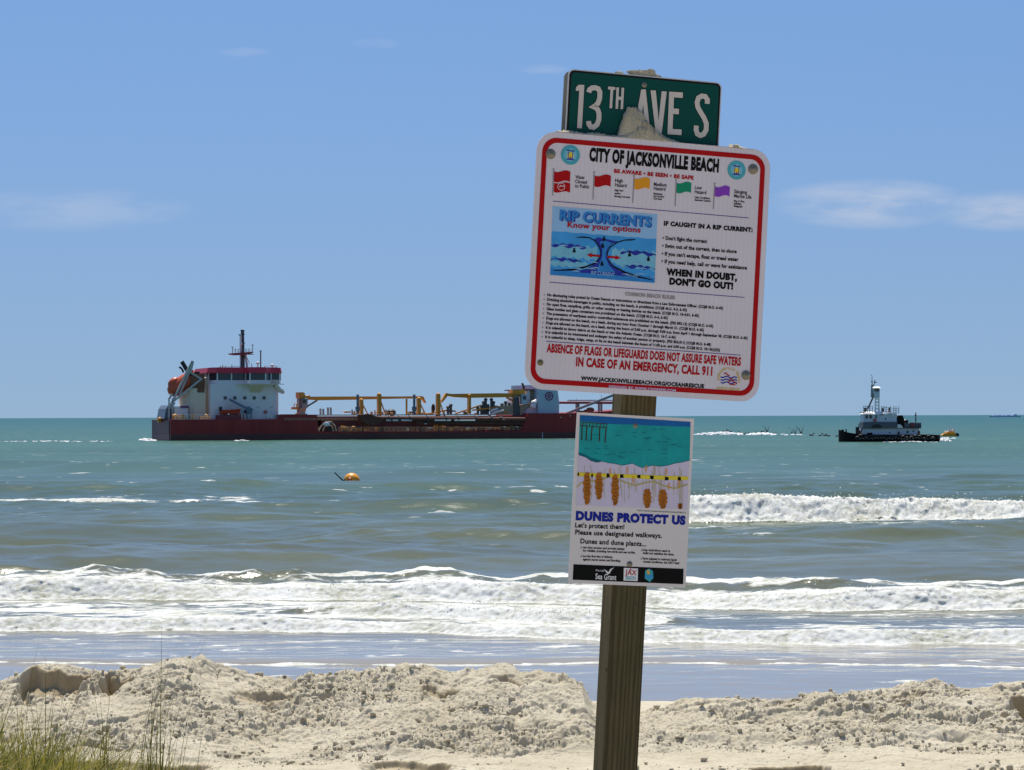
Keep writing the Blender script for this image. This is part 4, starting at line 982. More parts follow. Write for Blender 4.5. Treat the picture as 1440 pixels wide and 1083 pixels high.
    m.ball(q, 1.3, .9, .8, rot=Matrix.Rotation(-math.atan2(ax.z, ax.x), 3, 'Y')); m.build('conning_hatch', M['lifeboat_orange'], lb, smooth=True)
    m = MB(); q = c0 + ax*(L_*.14) + up*1.0; m.ball(q, .55, .7, .4, rot=Matrix.Rotation(-math.atan2(ax.z, ax.x), 3, 'Y')); m.build('hatch_window', M['ship_blue'], lb, smooth=True)
    rb = thing('rescue_boat', 'small open red rescue boat below the row of portholes on the white house', 'rescue boat', P0, (0, 0, th))
    m = MB(); vs = []; fs = []
    for i, (x, hw, zz) in enumerate(((309, .5, 579), (313, .95, 576.6), (322, 1.05, 576.2), (332, .95, 575.6), (338.5, .12, 574.8))):
        a = s(x, zz, 1.3); b = s(x, 582.3, 1.3)
        vs += [(a[0], 1.3-hw, a[2]), (a[0], 1.3+hw, a[2]), (a[0]-.25*(i == 4), 1.3+hw*.45, b[2]), (a[0]-.25*(i == 4), 1.3-hw*.45, b[2])]
    for i in range(4):
        for k in range(4): fs.append((i*4+k, i*4+(k+1) % 4, i*4+4+(k+1) % 4, i*4+4+k))
    fs += [(3, 2, 1, 0), (16, 17, 18, 19)]
    m.add(vs, fs); m.build('boat_hull', M['rescue_red'], rb)
    m = MB(); pbox(m, 309, 572, 312.5, 578, .9, 1.7); m.build('outboard_motor', M['black_paint'], rb)
    m = MB(); pbox(m, 320.5, 581.3, 322.6, 583.3, .1, .3); m.build('boat_lamp', M['rail_white'], rb)
    m = MB(); m.path([s(317, 576, .9), s(322, 569.5, 1.3), s(327, 576, .9)], .05); m.build('lifting_sling', M['coaming_tan'], rb)
hopper_dredger()

# ------------------------------------------------------------------ tug boat
def px_frame(x0, y0):          # an upright frame facing the camera, standing on the water where photo pixel x0, y0 meets it
    d0 = ray(x0, y0); P0 = CAM + d0*(-CAM.z/d0.z)
    def s(x, y, v=0.0):
        d = ray(x, y); k = (P0.y + v)/d.y; p = CAM + d*k - P0
        return (p.x, v, p.z)
    def pbox(mb, xa, ya, xb, yb, v0, v1):
        a = s(xa, yb, v0); b = s(xb, ya, v0); return mb.box(a[0], b[0], v0, v1, a[2], b[2])
    def pprism(mb, pts, v0, v1):
        return mb.prism([(s(x, y, v0)[0], s(x, y, v0)[2]) for x, y in pts], v0, v1)
    return P0, s, pbox, pprism

mk('tug_hull', (0.016, 0.011, 0.010), 0.75, 0.4, 0.7, spec=0.15)
mk('tug_pale', (0.62, 0.64, 0.70), 0.5, 0.10, 0.6)
mk('tug_band', (0.10, 0.11, 0.13), 0.5, 0.15, 0.6)
mk('tug_roof', (0.80, 0.79, 0.76), 0.5, 0.05, 0.6)
mk('float_orange', (0.85, 0.34, 0.012), 0.45, 0.16, 1.5)
mk('bird_dark', (0.05, 0.045, 0.04), 0.8, 0.3, 3)

def tug_boat():
    P0, s, pbox, pprism = px_frame(1253, 621.3)
    t = thing('tug_boat', 'black hulled tug boat with pale two storey house and tall lookout tower', 'tug boat', P0)
    B = 6.4
    # hull lofted along its length
    st = [(1182.9, .12, 604.6), (1184.0, .40, 605.0), (1188, .70, 606.8), (1196, .92, 608.8), (1210, 1, 610.6), (1230, 1, 611.2), (1297, 1, 611.2), (1298, 1, 611.2), (1318, .95, 611.6), (1323, .8, 612)]
    m = MB(); vs = []; fs = []
    for x, f, yt in st:
        u = s(x, 615)[0]; zt = s(x, yt)[2]; hb = B/2*f
        for v, z in ((-hb*.9, -.8), (-hb, zt), (hb, zt), (hb*.9, -.8)): vs.append((u, B/2+v, z))
    for i in range(len(st)-1):
        for k in range(4): fs.append((i*4+k, i*4+(k+1) % 4, i*4+4+(k+1) % 4, i*4+4+k))
    fs += [(3, 2, 1, 0), tuple((len(st)-1)*4+k for k in range(4))]
    m.add(vs, fs); hull = m.build('hull', M['tug_hull'], t)
    m = MB(); pprism(m, [(1183.4, 608), (1183.4, 604.2), (1186.6, 604.2), (1187, 607.5)], 2.9, 3.5); pbox(m, 1189.5, 603.5, 1190.8, 608, 2.2, 2.6); m.split('bow_bitt', M['tug_hull'], t)
    rr = random.Random(2)
    m = MB()
    for k in range(19):
        x = 1205+k*5.9+rr.uniform(-1, 1); y = 615.2+rr.uniform(-1.6, 1.6) + (k/19)*1.2
        c = s(x, y, -.12); m.torus((c[0], -.12, c[2]), .30, .12, n=10, k=5)
    for o in m.split('tyre_fender', M['black_paint'], hull): pass
    m = MB()
    for k in range(26):
        x = 1210+k*4.1; y = 616+rr.uniform(-1.7, 1.7); c = s(x, y, -.2); m.ball((c[0], -.2, c[2]), rr.uniform(.07, .16), .06, .07, 6, 4)
    m.build('fender_scuff', M['coaming_tan'], hull)
    # lower house
    m = MB(); pbox(m, 1213, 602.6, 1292.5, 611.4, 1.0, B-1.0); h1 = m.build('lower_house', M['tug_pale'], t)
    for x0, x1, y0, y1 in ((1262, 1265.5, 607, 611), (1275, 1277.8, 605.6, 609.3), (1283, 1285.6, 605.6, 607.4), (1250, 1252.6, 607.8, 609)):
        m = MB(); pbox(m, x0, y0, x1, y1, .93, 1.02); m.build('window', M['glass_dark'], h1)
    m = MB(); pbox(m, 1216, 602.1, 1296, 602.9, .7, B-.7); m.build('deck_edge', M['rust'], h1)
    m = MB(); pbox(m, 1220, 608.6, 1227, 611.6, .6, .98); pbox(m, 1207.5, 606, 1211.5, 611, 1.2, 2.6); pbox(m, 1204.5, 600.5, 1208.5, 611, 2.2, 3.4); m.split('deck_winch', M['tug_hull'], t)
    m = MB(); m.path([s(1206, 611, 1.4), s(1208, 596, 1.4)], .07); m.path([s(1209.5, 611, 1), s(1213, 601, 1)], .12); m.split('deck_post', M['steel_dark'], t)
    # middle band with round arch, upper house, roof
    m = MB(); pbox(m, 1214, 593.4, 1262, 602.1, .8, B-.8); h2 = m.build('deck_band', M['tug_band'], t)
    m = MB(); q = [(1225.5+7.5*(1-math.cos(a)), 602.0-5.6*math.sin(a)) for a in [k*math.pi/10 for k in range(11)]]
    pprism(m, q, .74, .82); m.build('arch_opening', M['black_paint'], h2)
    m = MB(); pprism(m, [(1214.6, 593.4), (1214.9, 582.5), (1261, 582.5), (1261, 593.4)], 1.1, B-1.1); h3 = m.build('upper_house', M['tug_pale'], t)
    for x0, x1, y0, y1 in ((1217.2, 1220.6, 583.8, 588.6), (1222.8, 1226.4, 583.8, 588.6), (1231, 1233, 584, 588), (1237, 1242, 582.8, 584), (1244.5, 1246.5, 588, 590.2)):
        m = MB(); pbox(m, x0, y0, x1, y1, 1.03, 1.12); m.build('window', M['glass_dark'], h3)
    m = MB(); c = s(1230.3, 591, 1.0); m.torus((c[0], .98, c[2]), .20, .09, n=14); m.build('life_ring', M['rescue_red'], h3)
    m = MB(); a = s(1214, 582.4, .8); b = s(1246, 578.6, .8); m.prismz([(a[0], .8), (b[0], .8), (b[0], B-.8), (a[0], B-.8)], a[2], b[2], .72); m.build('roof', M['tug_roof'], h3)
    m = MB(); pbox(m, 1246.3, 581.3, 1261, 582.4, .9, B-.9); m.build('roof', M['tug_pale'], h3)
    m = MB(); pbox(m, 1248, 579, 1253.5, 581.2, 1.6, 2.4); pbox(m, 1254.5, 583, 1258, 586, .85, 1.05); m.split('locker', M['tug_roof'], h3)
    m = MB()
    for x in (1214.5, 1217.5, 1220, 1223, 1227, 1240, 1243, 1246, 1252, 1257, 1260, 1264): m.tube(s(x, 581.5, 1.2), s(x, 571, 1.2), .05, n=5)
    for y in (571.2, 574, 577): m.tube(s(1214.5, y, 1.2), s(1226, y, 1.2), .04, n=5); m.tube(s(1239, y+(1 if y < 572 else .6), 1.2), s(1264.5, y+4, 1.2), .04, n=5)
    m.build('railing', M['steel_dark'], h3)
    m = MB(); pbox(m, 1216, 573.5, 1219, 580, 2, 3); pbox(m, 1240.5, 574, 1242.5, 580, 2, 3); pbox(m, 1250, 573, 1252, 580, 2.5, 3.2); m.split('roof_gear', M['steel_dark'], h3)
    m = MB(); m.tube(s(1209, 580, 1.5), s(1216, 580.3, 1.5), .07); m.build('horn', M['steel_dark'], h3)
    # funnel, tank, aft deck
    m = MB(); pprism(m, [(1261.2, 602), (1261.2, 586.5), (1264, 584.2), (1269, 584), (1271.5, 589), (1272, 602)], 1.3, B-1.3); m.build('funnel', M['tug_hull'], t)
    m = MB(); pprism(m, [(1262, 602), (1262.4, 597.2), (1266, 596.8), (1269, 599.5), (1270, 602)], .75, 1.25); m.build('white_tank', M['tug_roof'], t)
    m = MB(); pbox(m, 1272, 595.4, 1295.5, 602.0, 1.2, B-1.2); af = m.build('aft_house', M['tug_band'], t)
    m = MB(); pbox(m, 1280.5, 594.5, 1286, 600, 1.0, 1.19); m.build('deck_box', M['mast_red'], af)
    m = MB(); pprism(m, [(1272.5, 591), (1274, 589.8), (1276.5, 589.8), (1278, 591)], 2, 3.4); m.build('vent_cowl', M['tug_roof'], af)
    m = MB(); pbox(m, 1272.8, 591, 1277.4, 595.4, 2.2, 3.2); m.build('vent_trunk', M['black_paint'], af)
    m = MB()
    for x in (1280, 1284, 1288, 1292, 1295): m.tube(s(x, 602, 1.1), s(x, 594.5, 1.1), .05, n=5)
    m.tube(s(1279, 594.6, 1.1), s(1295.5, 595, 1.1), .05, n=5); m.build('railing', M['steel_dark'], af)
    m = MB(); m.tube(s(1287.8, 598, 3), s(1287.8, 580, 3), .09); pbox(m, 1286.6, 583.5, 1289, 585, 2.8, 3.2); pbox(m, 1287, 589, 1288.8, 591, 2.8, 3.2); m.build('aft_mast', M['steel_dark'], t)
    m = MB(); pbox(m, 1291, 606, 1294, 611.4, .8, 1.4); pbox(m, 1299, 611.0, 1308, 612.4, .5, 2); m.split('tow_gear', M['rust'], t)
    # lookout tower
    m = MB()
    for dx, v in ((0, 2.2), (5.5, 2.2), (0, 4.0), (5.5, 4.0)): m.tube(s(1230.6+dx, 579.2, v), s(1231.3+dx*.8, 559.4, v), .13, n=6)
    for k in range(4):
        y = 577-k*4.6; m.tube(s(1230.6, y, 2.2), s(1236, y-4.2, 2.2), .06, n=5); m.tube(s(1236, y, 2.2), s(1230.8, y-4.2, 2.2), .06, n=5)
    tw = m.build('tower_frame', M['tug_roof'], t)
    m = MB(); pprism(m, [(1230.4, 559.6), (1228.2, 549), (1228.4, 545.8), (1237.2, 545.8), (1237.0, 559.6)], 1.9, 4.3); tc_ = m.build('lookout_cabin', M['tug_pale'], tw)
    for x0, x1 in ((1229.6, 1231.6), (1232.4, 1236.4)):
        m = MB(); pbox(m, x0, 546.8, x1, 550.6, 1.84, 1.95); m.build('window', M['glass_dark'], tc_)
    m = MB(); a = s(1227.4, 545.8, 1.5); b = s(1238.6, 543.6, 1.5); m.prismz([(a[0], 1.5), (b[0], 1.5), (b[0], 4.7), (a[0], 4.7)], a[2], b[2], .7); m.build('roof', M['tug_roof'], tc_)
    m = MB(); m.tube(s(1226.6, 546, 3), s(1226.2, 530, 3), .10, r1=.05); pbox(m, 1225.2, 536, 1227.4, 537.6, 2.8, 3.2); m.tube(s(1224.4, 526.8, 3), s(1227, 529.5, 3), .05); m.tube(s(1228.5, 544, 3), s(1230.5, 534.5, 3), .09); pbox(m, 1229, 537, 1233, 538.6, 2.8, 3.1)
    m.tube(s(1226.4, 559, 3), s(1226.8, 541, 3), .24)
    m.build('tower_mast', M['steel_grey'], tw)
    m = MB(); m.tube(s(1220.3, 575, 3), s(1228.2, 558, 3), .14); m.build('tower_stay', M['steel_dark'], tw)
tug_boat()

def buoys():
    P0, s, pbox, pprism = px_frame(1338, 613.8)
    t = thing('work_float', 'small orange float with pale gear on top, trailing behind the tug', 'float', P0)
    m = MB(); pprism(m, [(1325.2, 612.2), (1327.5, 609.6), (1347, 609.4), (1348.6, 611), (1348.2, 614.6), (1326.5, 614.6)], 0, 2.2); m.build('float_body', M['float_orange'], t)
    m = MB(); pprism(m, [(1344.5, 609.1), (1347.4, 609.1), (1349, 611), (1348.5, 614.4), (1344.8, 614.4)], -.1, 2.3); m.build('bumper', M['black_paint'], t)
    m = MB(); pbox(m, 1333.6, 602.5, 1336.4, 608.6, .7, 1.4); pbox(m, 1340.2, 603, 1342.6, 605.6, .7, 1.4); m.tube(s(1337.6, 609.4, 1), s(1337.6, 600.5, 1), .12); m.tube(s(1333.6, 606, 1), s(1342.6, 605.6, 1), .14); m.tube(s(1328, 607.2, 1), s(1336, 608.6, 1), .2)
    m.build('deck_gear', M['tug_roof'], t)
    m = MB(); pprism(m, [(1330, 609.6), (1333.5, 607), (1341, 607), (1344, 609.6)], .3, 1.9); m.build('float_top', M['float_orange'], t)
    P0, s, pbox, pprism = px_frame(492, 680.2)
    t = thing('marker_buoy', 'round orange buoy with a black pole leaning out of the water', 'buoy', P0)
    m = MB(); c = s(495, 675.9, .0); m.ball((c[0], .1, .24), .54, .52, .48, 20, 12, rot=Matrix.Rotation(R(18), 3, 'Y')); bd = m.build('buoy_ball', M['float_orange'], t, smooth=True)
    m = MB(); m.torus((c[0]-.12, -.40, .24), .13, .05, n=14); m.build('buoy_ring', M['lifeboat_orange'], bd)
    m = MB(); m.tube(s(484.6, 678, .1), s(470.2, 664.3, .1), .055, r1=.036, n=10); pole = m.build('buoy_pole', M['black_paint'], t)
    m = MB(); pprism(m, [(480, 680.8), (482.4, 675.4), (485.2, 673.6), (486.5, 676), (486.5, 680.8)], -.1, .35); m.build('pole_socket', M['black_paint'], pole)
buoys()

def far_ship():
    d = ray(1415, hor(1415)); Y = 5200.0
    P0 = Vector((d.x*(Y/d.y), Y, 0))
    k = Y/F
    t = thing('cargo_ship', 'tiny cargo ship far off on the horizon, its colour paled by haze', 'ship', P0)
    mk('far_haze', (0.42, 0.52, 0.68), 0.8, 0.05, 0.02)  # distance haze mixed into the ship's colour
    MB().prism([(-20*k, -.5), (-21.5*k, 1.6*k), (21*k, 1.7*k), (20*k, -.5)], 0, 24).build('hull', M['far_haze'], t)
    MB().prism([(10*k, 1.72*k), (10*k, 3.6*k), (13*k, 4.2*k), (16*k, 3.6*k), (16*k, 1.72*k)], 3, 21).build('deck_house', M['far_haze'], t)
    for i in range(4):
        u = (-17+i*6)*k; MB().box(u, u+4.6*k, 3, 21, 1.72*k, (2.6+.4*(i % 2))*k).build('cargo_stack', M['far_haze'], t)
far_ship()

# ------------------------------------------------------------------ birds and broken water
def bird_mesh(kind, sp):
    m = MB()
    if kind == 'sit':
        m.ball((0, 0, .16), .34, .15, .17, 10, 7, rot=Matrix.Rotation(R(-12), 3, 'Y')); m.tube((-.24, 0, .2), (-.34, 0, .46), .06, .05); m.ball((-.38, 0, .50), .10, .07, .07, 8, 5); m.tube((-.44, 0, .49), (-.66, 0, .40), .03, .012)
    else:
        m.ball((0, 0, .35), .36, .13, .14, 10, 7); m.tube((-.28, 0, .38), (-.42, 0, .48), .06, .05); m.ball((-.46, 0, .5), .1, .07, .07, 8, 5); m.tube((-.52, 0, .49), (-.74, 0, .42), .03, .012)
        for sg in (-1, 1):
            a = R(62 if kind == 'up' else 35)*1
            e1 = Vector((.05, sg*.55*math.cos(a), .40+.55*math.sin(a))); e2 = e1 + Vector((.18, sg*.55*math.cos(a*.7), .5*math.sin(a*.9)))
            vs = [(-.14, sg*.06, .40), (.20, sg*.06, .38), e1+Vector((-.14, 0, 0)), e1+Vector((.18, 0, 0)), e2]
            vs = [Vector(v) for v in vs]; lo = [v-Vector((0, 0, .03)) for v in vs]
            m.add(vs+lo, [(0, 1, 3, 2), (2, 3, 4), (5, 7, 8, 6), (7, 9, 8), (0, 2, 7, 5), (2, 4, 9, 7), (4, 3, 8, 9), (3, 1, 6, 8), (1, 0, 5, 6)])
    me_o = m.build('sea_bird', M['bird_dark'])
    return me_o
def birds():
    protos = {}
    spots = [(1019.5, 606.6, 'sit', 1.15), (1027.5, 607.2, 'sit', .9), (1042, 609.0, 'sit', 1.0), (1046.7, 610.3, 'sit', .8), (1063, 610, 'up', .8), (1071.7, 607, 'sit', .9),
             (1078.7, 606.5, 'up', 1.2), (1089, 610, 'sit', .8), (1004, 609.5, 'sit', .7), (1054, 609.4, 'sit', .7), (1067, 608.7, 'sit', .8),
             (1113.6, 608.2, 'up', 1.15), (1117.8, 608.6, 'up', 1.0), (1126.5, 608.4, 'up', 1.4), (1140.8, 612, 'sit', 1.1), (1153, 612.3, 'sit', .8), (1159.7, 612.2, 'sit', 1.0), (1165, 613, 'sit', .9), (1176.7, 613.4, 'sit', .7)]
    lab = {'sit': 'dark seabird riding the broken water between the signs and the tug', 'up': 'dark seabird with wings raised over the water left of the tug'}
    rr = random.Random(9)
    for x, y, kind, sc in spots:
        if kind not in protos:
            o = bird_mesh(kind, 1); protos[kind] = o
        else:
            o = protos[kind].copy(); COL.objects.link(o)
        d = ray(x, y); dw = ray(x, max(y+.8, 609.5)); p = CAM + dw*(-CAM.z/dw.z); k = p.y/d.y
        q = CAM + d*k
        o.location = (q.x, q.y, q.z-.25*sc if kind == 'sit' else q.z-.5*sc); o.scale = (sc*1.35,)*3; o.rotation_euler = (0, 0, rr.uniform(-.5, .5)+(math.pi if rr.random() < .4 else 0) + (1.57 if kind == 'up' else 0))
        tag(o, lab[kind], 'bird', 'seabirds resting on the water' if kind == 'sit' else 'seabirds with raised wings')
birds()

mk('spray_white', (0.80, 0.80, 0.79), 0.9, 0.04, 2.0, bump=0.6, bscale=6.0, spec=0.1)
def foam_patch(name, x0, x1, yrow, hgt, dep, seed, dens=0.6, ys=0.0):
    """a low drift of broken white water: many small lumps"""
    rr = random.Random(seed); m = MB()
    n = int(60*dens + (x1-x0)*1.4*dens)
    for i in range(n):
        x = rr.uniform(x0, x1); y = yrow + rr.gauss(0, .35) + ys*(x-x0)/(x1-x0)
        d = ray(x, y); p = CAM + d*(-CAM.z/d.z)
        e = 1-abs(2*(x-x0)/(x1-x0)-1)**3
        k = p.y/F
        h_ = hgt*(.25+.75*rr.random())*(0.3+.7*e)
        m.ball((p.x, p.y+rr.uniform(-dep, dep), -.02), rr.uniform(.8, 2.8)*k*1.3, rr.uniform(.3, 1)*dep*.6, h_, 7, 4)
    o = m.build(name, M['spray_white'], None, smooth=True)
    tag(o, None, None, kind='stuff'); o['label'] = 'broken white water'
    return o
foam_patch('breaking_wave', 978, 1044, 611.6, .75, 2.0, 1, 1.1, -.8); foam_patch('breaking_wave', 1050, 1090, 611.6, .62, 2.0, 2, .9); foam_patch('breaking_wave', 1096, 1130, 611.6, .3, 2.0, 3, .12)
foam_patch('wake_foam', 1321, 1334, 620.6, .75, 1.4, 4, .8); foam_patch('wake_foam', 1240, 1322, 621.6, .18, .6, 5, .25); foam_patch('wake_foam', 1328, 1345, 616.5, .25, 1.0, 6, .15)
foam_patch('wake_foam', 196, 219, 619.0, .5, 2.0, 7, .5, .8); foam_patch('wake_foam', 0, 160, 620.8, .12, 1.5, 8, .3); foam_patch('wake_foam', 330, 350, 619.8, .25, .6, 9, .3)
foam_patch('wake_foam', 487, 507, 680.6, .06, .12, 10, .25); foam_patch('wake_foam', 461, 484, 679.3, .05, .10, 11, .2); foam_patch('wake_foam', 468, 476, 684.3, .04, .10, 12, .12)

# ------------------------------------------------------------------ signs
YAW, LEAN = 0.25, 0.0585
MW, MH = 1.03, 1.03
SR = Euler((0, 0, YAW)).to_matrix() @ Euler((0, LEAN, 0)).to_matrix()
class Board:
    """a flat sign standing at real size: local x to the right, z up, -y towards the reader"""
    def __init__(s, name, label, cat, cpx, depth, off, group=None):
        c = at(cpx[0], cpx[1], depth)
        s.o = c + SR @ Vector((0, off, 0))
        # keep the centre on the same sight line after the offset
        d = ray(*cpx); n = SR @ Vector((0, 1, 0)); k = (s.o-CAM).dot(n)/d.dot(n); s.o = CAM + d*k
        s.t = thing(name, label, cat, s.o, SR.to_euler(), group)
    def loc(s, x, y):            # board coordinates of a photo point
        d = ray(x, y); n = SR @ Vector((0, 1, 0)); k = (s.o-CAM).dot(n)/d.dot(n)
        p = SR.transposed() @ (CAM + d*k - s.o); return (p.x, p.z)
    def poly(s, mb, pts, e, raw=False):
        q = pts if raw else [s.loc(*p) for p in pts]
        return mb.add([(a, -e, b) for a, b in q], [tuple(range(len(q)))])
    def stroke(s, mb, pts, w_, e, raw=False, closed=False):
        q = [Vector(p if raw else s.loc(*p)) for p in pts]; vs = []; n = len(q)
        for i, p in enumerate(q):
            a = q[(i-1) % n] if (i or closed) else None; b = q[(i+1) % n] if (i < n-1 or closed) else None
            t1 = (p-a).normalized() if a is not None else (b-p).normalized(); t2 = (b-p).normalized() if b is not None else t1
            tt = (t1+t2).normalized() if (t1+t2).length > 1e-6 else t1; nn = Vector((-tt.y, tt.x)); k = 1/max(.5, nn.dot(Vector((-t1.y, t1.x))))
            wi = w_[i] if isinstance(w_, (list, tuple)) else w_
            vs += [p+nn*wi/2*k, p-nn*wi/2*k]
        fs = [(2*i, 2*i+1, 2*((i+1) % n)+1, 2*((i+1) % n)) for i in range(n if closed else n-1)]
        return mb.add([(v.x, -e, v.y) for v in vs], fs)
    def disc(s, mb, c, r_, e, n=28):
        c = s.loc(*c) if len(c) == 2 else c[:2]
        return mb.add([(c[0]+r_*math.cos(2*math.pi*i/n), -e, c[1]+r_*math.sin(2*math.pi*i/n)) for i in range(n)], [tuple(range(n))])
    def text(s, mb, body, left, right, cap, e, bold=0.0, flipfit=True):
        """lettering from photo point left to photo point right (baseline), capital height in photo pixels"""
        a = s.loc(*left); b = s.loc(*right)
        wd = b[0]-a[0]; ang = math.atan2(b[1]-a[1], b[0]-a[0])
        ch = cap*6.5/F*1.005
        vs, fs = glyphs(body, bold)
        x0 = min(v[0] for v in vs); x1 = max(v[0] for v in vs)
        kx = wd/(x1-x0); ky = ch/CAPH
        ca, sa = math.cos(ang), math.sin(ang)
        return mb.add([(a[0]+(v[0]-x0)*kx*ca-v[1]*ky*sa, -e, a[1]+(v[0]-x0)*kx*sa+v[1]*ky*ca) for v in vs], fs)

_gc = {}
def glyphs(body, bold):
    k = (body, bold)
    if k in _gc: return _gc[k]
    cu = bpy.data.curves.new('lettering', 'FONT'); cu.body = body; cu.size = 1.0; cu.offset = bold; cu.resolution_u = 3
    if bold: cu.space_character = 1.0 + bold*1.6
    ob = bpy.data.objects.new('lettering', cu); COL.objects.link(ob)
    dg = bpy.context.evaluated_depsgraph_get(); me = bpy.data.meshes.new_from_object(ob.evaluated_get(dg))
    vs = [tuple(v.co[:2]) for v in me.vertices]; fs = [tuple(p.vertices) for p in me.polygons]
    bpy.data.objects.remove(ob); bpy.data.curves.remove(cu); bpy.data.meshes.remove(me)
    _gc[k] = (vs, fs); return _gc[k]
_v, _ = glyphs('H', 0.0); CAPH = max(v[1] for v in _v)

def rrect(w_, h_, r_, n=8):
    pts = []
    for cx, cz, a0 in ((w_/2-r_, h_/2-r_, 0), (-w_/2+r_, h_/2-r_, 90), (-w_/2+r_, -h_/2+r_, 180), (w_/2-r_, -h_/2+r_, 270)):
        for k in range(n+1):
            a = R(a0+90*k/n); pts.append((cx+r_*math.cos(a), cz+r_*math.sin(a)))
    return pts
def ring(mb, o, i, e):
    n = len(o); vs = [(a, -e, b) for a, b in o]+[(a, -e, b) for a, b in i]
    return mb.add(vs, [(k, (k+1) % n, (k+1) % n+n, k+n) for k in range(n)])
def plate(mb, pts, y0, y1):
    return mb.prism(pts, y0, y1)

def stripe_white(name, rgb):       # reflective sheeting with fine upright ribs
    m = pm(name, rgb, 0.45, 0.11, 5.0, spec=0.4)
    t = m.node_tree; b = t.nodes['Principled BSDF']
    co = t.nodes.new('ShaderNodeTexCoord'); wv = t.nodes.new('ShaderNodeTexWave'); wv.inputs['Scale'].default_value = 26.0; wv.inputs['Distortion'].default_value = 0.2
    wv.bands_direction = 'X'
    t.links.new(co.outputs['Object'], wv.inputs['Vector'])
    old = b.inputs['Base Color'].links[0].from_socket
    mx = t.nodes.new('ShaderNodeMix'); mx.data_type = 'RGBA'; mx.blend_type = 'MULTIPLY'; mx.inputs['Factor'].default_value = 1
    cr = t.nodes.new('ShaderNodeValToRGB'); cr.color_ramp.elements[0].color = (.95, .95, .96, 1); cr.color_ramp.elements[1].color = (1, 1, 1, 1); cr.color_ramp.elements[1].position = .35
    t.links.new(wv.outputs['Fac'], cr.inputs[0]); t.links.new(old, mx.inputs['A']); t.links.new(cr.outputs[0], mx.inputs['B']); t.links.new(mx.outputs['Result'], b.inputs['Base Color'])
    return m
M['sheet'] = stripe_white('sign_white', (0.66, 0.60, 0.64))
mk('sign_back', (0.45, 0.45, 0.44), 0.4, 0.1, 4, metal=0.6)
mk('ink_red', (0.40, 0.006, 0.008), 0.7, 0.08, 9, spec=0.12)
mk('ink_black', (0.006, 0.006, 0.006), 0.7, 0.1, 9, spec=0.1)
mk('ink_grey', (0.30, 0.26, 0.28), 0.7, 0.1, 9, spec=0.15)
mk('ink_purple', (0.10, 0.035, 0.24), 0.7, 0.1, 9, spec=0.15)
mk('ink_orange', (0.72, 0.30, 0.02), 0.7, 0.08, 9, spec=0.15)
mk('ink_green', (0.010, 0.24, 0.13), 0.7, 0.08, 9, spec=0.15)
mk('ink_violet', (0.23, 0.05, 0.45), 0.7, 0.08, 9, spec=0.15)
mk('ink_gold', (0.62, 0.42, 0.10), 0.7, 0.08, 9, spec=0.15)
mk('ink_teal', (0.05, 0.36, 0.42), 0.7, 0.08, 9, spec=0.15)
mk('ink_skyblue', (0.27, 0.48, 0.74), 0.7, 0.10, 12, spec=0.15)
mk('ink_seablue', (0.030, 0.21, 0.55), 0.7, 0.22, 30, spec=0.15)
mk('ink_midblue', (0.05, 0.30, 0.66), 0.7, 0.25, 24, spec=0.15)
mk('ink_aqua', (0.17, 0.46, 0.62), 0.7, 0.25, 30, spec=0.15)
mk('ink_navy', (0.022, 0.035, 0.30), 0.7, 0.2, 30, spec=0.15)
mk('ink_lilac', (0.55, 0.50, 0.72), 0.7, 0.06, 14, spec=0.15)
mk('ink_white', (0.74, 0.72, 0.74), 0.7, 0.04, 9, spec=0.15)
mk('ink_yellow', (0.72, 0.58, 0.04), 0.7, 0.08, 9, spec=0.15)
mk('bolt_steel', (0.20, 0.18, 0.14), 0.42, 0.3, 160, metal=0.35)
mk('bolt_brass', (0.16, 0.13, 0.06), 0.6, 0.3, 160, metal=0.2)
PXM = 6.5/F

def bolt(bd, c, r_px, mat='bolt_steel', name='bolt', front=0.0):
    a = bd.loc(*c); r_ = r_px*PXM
    m = MB(); vs = []; fs = []; n = 18
    prof = [(1.0, 0), (1.0, .12), (.86, .30), (.6, .46), (.34, .52), (.33, .60), (.15, .66), (0.001, .67)]
    for q, z in prof:
        for i in range(n):
            t = 2*math.pi*i/n; vs.append((a[0]+r_*q*math.cos(t), -front-z*r_*.8, a[1]+r_*q*math.sin(t)))
    for j in range(len(prof)-1):
        for i in range(n): fs.append((j*n+i, j*n+(i+1) % n, (j+1)*n+(i+1) % n, (j+1)*n+i))
    m.add(vs, fs); return m.build(name, M[mat], bd.t, smooth=True)

